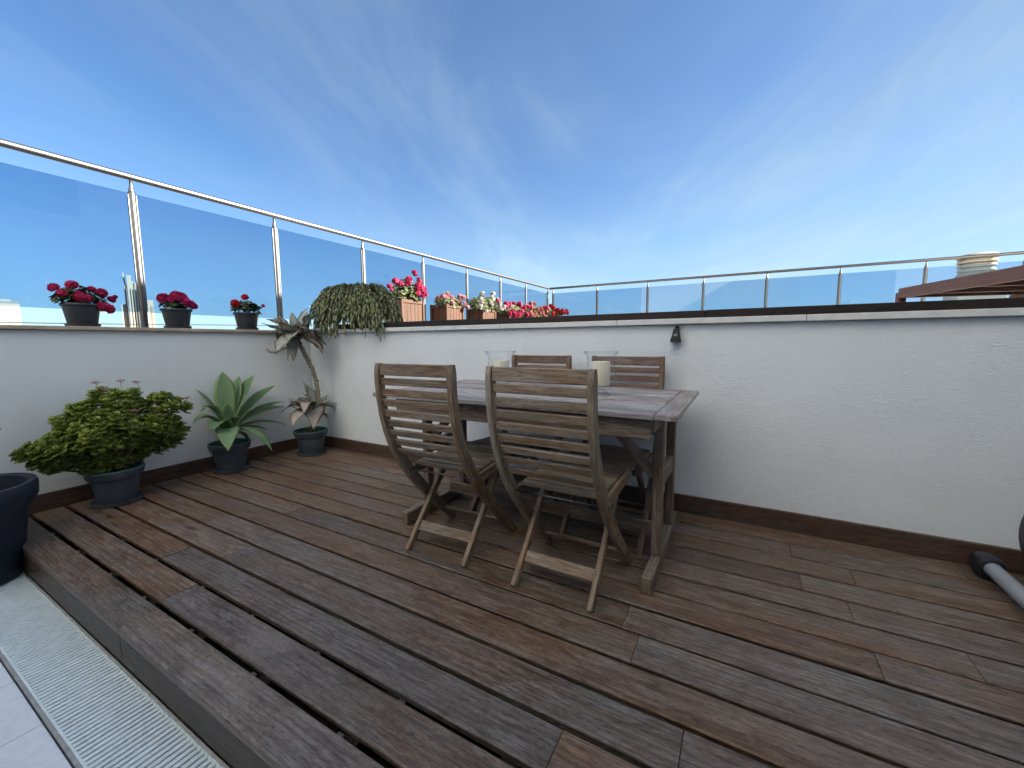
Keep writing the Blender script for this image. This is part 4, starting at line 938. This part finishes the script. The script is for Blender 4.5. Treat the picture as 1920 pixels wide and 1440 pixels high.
# ---------------- geraniums
def floret(b, c, nrm, s, lvx):
    o = nrm.orthogonal().normalized(); o2 = nrm.cross(o); q0 = uni(0, 6.28)
    for k in range(5):
        q = q0 + k * 1.2566; d = o * math.cos(q) + o2 * math.sin(q); e = o * math.cos(q + 1.57) + o2 * math.sin(q + 1.57)
        v = [c, c + d * s * .55 + e * s * .38 + nrm * s * .12, c + d * s * 1.0 + e * s * .2 + nrm * s * .05, c + d * s * 1.0 - e * s * .2 + nrm * s * .05, c + d * s * .55 - e * s * .38 + nrm * s * .12]
        l = min(1, max(0, lvx + uni(-.25, .25))); b.add(v, [(0, 1, 2), (0, 2, 3), (0, 3, 4)], None, (l, 0, 0))
def head_mesh(mat, R=0.03, n=26):
    b = MB()
    for k in range(n):
        z = 1 - 1.55 * (k + .5) / n; a = k * 2.39996; r = math.sqrt(max(0, 1 - z * z)); nrm = Vector((r * math.cos(a), r * math.sin(a), z)); nrm = (nrm + Vector((uni(-.2, .2), uni(-.2, .2), uni(-.1, .2)))).normalized()
        q = nrm * R * uni(.5, 1.12); q.z *= .8; floret(b, q, nrm, R * uni(.55, .8), uni(.0, 1))
    return b.mesh('flower_head', mat)
HEADS = {}
def heads(mat):
    if mat not in HEADS: HEADS[mat] = [head_mesh(mat, .03, n) for n in (24, 30, 36)]
    return HEADS[mat]
def ger_leaf(b, c, nrm, s, lvx):
    o = nrm.orthogonal().normalized(); o2 = nrm.cross(o); v = [c - nrm * s * .18]; n = 11; q0 = uni(0, 6.28)
    for k in range(n):
        q = q0 + 5.6 * k / (n - 1); r = s * (1.0 if k % 2 else .86); v.append(c + (o * math.cos(q) + o2 * math.sin(q)) * r + nrm * s * uni(-.05, .12))
    b.add(v, [(0, k, k + 1) for k in range(1, n)], None, (lvx, 0, 0), True)
def geranium(t, c, ext, nl, hs, petal, leafm, ls=0.026, hr=1.0, down=0.3):
    """mound of lobed leaves centred on c (thing-local) with half extents ext, plus flower heads at given offsets"""
    b = MB(); st = MB(); c = Vector(c); root = c - Vector((0, 0, ext[2] * .8))
    for k in range(nl):
        a = uni(0, 6.28); u_ = uni(-down, 1); r = math.sqrt(max(0, 1 - max(u_, 0) ** 2)) * uni(.35, 1) ** .6
        p = c + Vector((ext[0] * r * math.cos(a), ext[1] * r * math.sin(a), ext[2] * u_ * uni(.5, 1)))
        nrm = ((p - root).normalized() + Vector((uni(-.5, .5), uni(-.5, .5), uni(0, .8)))).normalized()
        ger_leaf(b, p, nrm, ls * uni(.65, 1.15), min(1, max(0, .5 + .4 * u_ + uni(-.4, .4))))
        if k % 4 == 0: st.tube([root + Vector((uni(-.02, .02), uni(-.02, .02), 0)), root.lerp(p, .6) + Vector((0, 0, .01)), p], .0014, 4)
    hm = heads(petal)
    for i, (dx_, dy_, dz_, s) in enumerate(hs):
        p = c + Vector((dx_, dy_, dz_)); st.tube([root, root.lerp(p, .6) + Vector((0, 0, .015)), p - Vector((0, 0, .01))], .0017, 4)
        d = (p - root); o = place(hm[i % 3], 'flower_head', t, p, (Vector((d.x * .6, d.y * .6, max(d.z, .05)))).to_track_quat('Z', 'Y').to_euler(), (s * hr,) * 3)
    tag(b.build('foliage', leafm, t), kind='stuff'); st.build('stems', 'stem_green', t)
ZC = 1.1372
def small_pot(y, label, lab_heads, petal, ext, nl, dz=0.19):
    t = thing('geranium_pot', (-0.105, y, ZC), label, 'potted flower', 'geranium pots on the stone coping')
    lathe_pot(t, 0.098, 0.070, 0.150, 'pot_plastic_small', rimh=0.018, rim=0.005, saucer=0.084)
    geranium(t, (0, 0, dz), ext, nl, lab_heads, petal, 'geranium_leaf', 0.026, 1.15, .6)
small_pot(-1.545, 'leggy crimson geranium spilling sideways from a dark pot on the stone coping', [(.0, -.115, .055, .8), (.02, -.085, .02, .7), (.03, -.04, .075, .8), (.05, .02, .0, .85), (.05, -.015, .0, .8), (.03, .10, .04, .8), (.05, .085, -.05, 1.0), (.04, .125, -.065, .8), (.02, .15, .0, .6), (.0, .06, .06, .7), (-.05, -.05, .03, .8), (.02, .17, .02, .35), (.03, -.01, .03, .6)], 'petal_crimson', (.06, .135, .075), 120)
small_pot(-1.022, 'compact magenta geranium with full round heads in a dark pot on the stone coping', [(.02, -.085, .035, 1.0), (.03, -.05, .03, .8), (.03, .0, .055, 1.15), (.0, .04, .055, 1.0), (.04, .045, .02, 1.0), (.03, .085, .0, .9), (.02, .11, -.01, .7), (-.03, .0, .05, .9), (.03, -.02, .045, .8)], 'petal_cerise', (.07, .10, .05), 90)
small_pot(-0.512, 'leafy geranium with few red blooms in a dark pot nearest the stone coping corner', [(.03, -.105, .035, .85), (.04, -.085, .025, .6), (.0, .0, .095, .75), (.02, -.02, .09, .6), (.03, .135, .03, .4)], 'petal_scarlet', (.075, .12, .07), 130)

# ---------------- planter boxes with flowers on the parapet beyond the partition wall
def box_proto():
    t = thing('planter_box', (0, 0, 0), 'x', 'planter', 'wooden flower boxes along the far parapet')
    W_, D_, H_ = 0.315, 0.425, 0.42      # x, y, z
    for sx in (-1, 1):
        for sy in (-1, 1):
            b = MB(); b.box((sx * (W_ / 2 - .018), sy * (D_ / 2 - .018), H_ / 2 + .004), (0.036, 0.036, H_ + .008), .003, None, 2); b.build('corner_post', 'planter_wood', t)
    for ax_, n_ in ((0, 4), (1, 5)):
        for s_ in (-1, 1):
            span = (W_ if ax_ == 0 else D_) - .074
            for k in range(n_):
                o = -span / 2 + span * (k + .5) / n_; w = span / n_ - .002
                c = (o, s_ * (D_ / 2 - .022), H_ / 2 - .016) if ax_ == 0 else (s_ * (W_ / 2 - .022), o, H_ / 2 - .016)
                b = MB(); b.box(c, (w, .014, H_ - .05) if ax_ == 0 else (.014, w, H_ - .05), .002, None, 2); b.build('plank', 'planter_wood', t)
            c = (0, s_ * (D_ / 2 - .018), H_ - .018) if ax_ == 0 else (s_ * (W_ / 2 - .018), 0, H_ - .018)
            b = MB(); b.box(c, (span, .030, .044) if ax_ == 0 else (.030, span, .044), .003); b.build('top_rail', 'planter_wood', t)
    b = MB(); b.box((0, 0, H_ - .06), (W_ - .06, D_ - .06, .02), .002); b.build('soil', 'soil', t)
    return t
proto = box_proto()
def hgrid(n, ex, ey, z0, z1, s0, s1): return [(uni(-ex, ex), uni(-ey, ey), uni(z0, z1), uni(s0, s1)) for _ in range(n)]
BX = [(1.497, 'wooden planter box of tall crimson geraniums next to the trailing plant', 'petal_magenta', (.15, .22, .15), 130, [(.02, -.20, .11, 1.3), (.08, -.02, .15, 1.15), (.12, -.07, .10, 1.0), (.04, .13, .26, 1.0), (.12, .16, .06, 1.3), (.14, .18, .01, 1.2), (.15, .08, .08, 1.3), (.16, .05, -.02, 1.2), (.02, .24, .15, 1.0), (.05, .2, .18, .8), (.05, -.33, .03, .9)], .13),
      (2.39, 'wooden planter box of pale pink geraniums beside the crimson one', 'petal_pink', (.14, .27, .085), 110, [(.1, -.24, .06, 1.1), (.05, -.28, .04, 1.0), (.06, -.10, .09, 1.45), (.1, -.05, .05, 1.2), (.1, .15, .08, 1.45), (.14, .1, .02, 1.0), (.16, .2, -.04, 1.0), (.16, .26, -.07, 1.0), (.15, -.1, -.03, .9), (.1, .28, -.02, 1.0)], .07),
      (3.33, 'wooden planter box of white geraniums', 'petal_white', (.16, .36, .13), 170, [(.02, -.06, .17, 1.35), (.04, .25, .19, 1.35), (.1, .14, .1, 1.35), (.06, .38, .1, 1.3), (.15, .0, .02, 1.2), (.15, -.3, .05, 1.0), (.18, -.2, -.12, 1.2), (.17, -.35, -.05, 1.1), (.1, -.2, .08, .8), (.16, .3, -.05, 1.2), (.16, .42, -.02, 1.2), (.12, .35, .03, 1.0)], .10),
      (4.22, 'wooden planter box packed with bright cerise geraniums', 'petal_magenta', (.17, .42, .10), 110, [(.05 + uni(-.08, .1), -.5 + .1 * k, uni(.06, .13), uni(1.1, 1.5)) for k in range(11)] + [(.17, -.4 + .1 * k, uni(-.1, .05), uni(1, 1.5)) for k in range(9)], .07),
      (5.15, 'wooden planter box of salmon pink geraniums', 'petal_salmon', (.17, .42, .12), 120, [(.0, .0, .19, 1.2), (.04, .06, .17, 1.2)] + [(.08 + uni(-.08, .08), -.45 + .11 * k, uni(.02, .13), uni(1, 1.35)) for k in range(9)] + [(.18, -.4 + .11 * k, uni(-.1, .05), uni(.9, 1.3)) for k in range(8)], .08),
      (6.12, 'wooden planter box of scarlet geraniums in the railing corner', 'petal_red', (.17, .38, .12), 80, [(.05 + uni(-.1, .12), -.36 + .09 * k, .16 - abs(k - 4) * .025 + uni(-.02, .02), uni(1.2, 1.6)) for k in range(9)] + [(.2, -.3 + .1 * k, uni(-.05, .08), uni(1.1, 1.5)) for k in range(7)] + [(.32, -.05 + .12 * k, uni(.0, .1), 1.4) for k in range(3)], .10)]
for i, (y, lab, petal, ext, nl, hs_, dz) in enumerate(BX):
    t = proto if i == 0 else copy_tree(proto)
    t.location = (-0.162, y, ZC); t['label'] = lab
FL = []
for i, (y, lab, petal, ext, nl, hs_, dz) in enumerate(BX):
    t = [o for o in bpy.data.objects if o.get('label') == lab][0]
    geranium(t, (0.03, 0, 0.41 + dz), (ext[0] * 1.1, ext[1], ext[2] * 1.1), int(nl * 3.2), hs_ + [(a + uni(-.05, .05), b_ + uni(-.06, .06), c_ - uni(.0, .05), d_ * uni(.6, .95)) for a, b_, c_, d_ in hs_ if rnd() < .95], petal, 'geranium_leaf_sunlit', 0.032, 1.02, 0.85)

# ---------------- trailing cactus at the corner
tr_ = thing('trailing_cactus', (0.60, 0.13, 1.187), 'dense olive trailing plant cascading over the partition wall corner', 'plant')
b = MB(); b.lathe([(0, 0), (.10, 0), (.135, .17), (.142, .175), (.142, .20), (.128, .20), (.12, .16)], 32); smoothsharp(b.build('pot', 'pot_plastic_small', tr_))
b = MB(); b.lathe([(0, .175), (.122, .17)], 24); b.build('soil', 'soil', tr_)
fo = MB()
def seg(b, p, T, S, L, w, lvx):
    U = S.cross(T).normalized(); m = p + T * (L * .55); e = p + T * L
    v = [p - S * w * .3, p + S * w * .3, m + S * w, e + S * w * .45, e - S * w * .45, m - S * w, m + U * w * .3, m - U * w * .3]
    b.add(v, [(0, 1, 6), (1, 2, 6), (2, 3, 6), (3, 4, 6), (4, 5, 6), (5, 0, 6), (1, 0, 7), (2, 1, 7), (3, 2, 7), (4, 3, 7), (5, 4, 7), (0, 5, 7)], None, (lvx, 0, 0), True)
for k in range(900):
    a = uni(0, 6.28); rr = uni(.25, 1) ** .7; s0 = Vector((.05 * math.cos(a), .05 * math.sin(a), .19))
    ca_, sa_ = math.cos(a), math.sin(a)
    reach = Vector((0.46 * rr * ca_ + (-0.02), 0.20 * rr * sa_ - .02, 0)); top = 0.20 + 0.155 * (1 - rr ** 4.0) + uni(-.01, .025)
    fall = uni(.10, .30) * (0.5 + rr * .6)
    if sa_ < -.2 and rr > .5: fall += uni(0, .10) if ca_ < .1 else uni(.0, .07)
    if sa_ < -.2 and rr > .5: reach.y = min(reach.y, -.15 - uni(0, .03))
    p1 = s0 + reach * .25 + Vector((0, 0, top * .55)); p2 = s0 + reach * 1.0 + Vector((0, 0, top - .13)); e = s0 + reach * 1.0 + Vector((uni(-.03, .03), uni(-.03, .03), top - .19 - fall))
    if e.z < 0.01 and e.y > -.16: e.z = uni(.0, .05)
    if e.x < -.56: e.x = -.56 + uni(0, .05)
    pts = bez(s0, p1, p2, e, 15)
    lv0 = uni(.1, .8)
    for i in range(3, 15):
        T = (pts[i + 1] - pts[i]); L = T.length
        if L < 1e-4: continue
        T.normalize(); S = Vector((uni(-1, 1), uni(-1, 1), uni(-.3, .3))); S = (S - T * S.dot(T))
        if S.length < .05: continue
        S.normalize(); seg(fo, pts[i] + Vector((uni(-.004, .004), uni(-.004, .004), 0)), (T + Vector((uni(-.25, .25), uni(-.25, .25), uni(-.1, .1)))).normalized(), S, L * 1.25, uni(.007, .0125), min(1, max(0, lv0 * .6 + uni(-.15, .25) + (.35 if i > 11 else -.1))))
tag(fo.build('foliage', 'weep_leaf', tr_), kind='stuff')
for k in range(7):
    x = uni(-.47, -.2); b = MB(); b.tube([(x, -.145, .02), (x + uni(-.01, .01), -.152, -.04), (x + uni(-.02, .02), -.15, -.04 - uni(.03, .12))], [.003, .003, .002], 5); b.build('hanging_root', 'stem_brown', tr_)
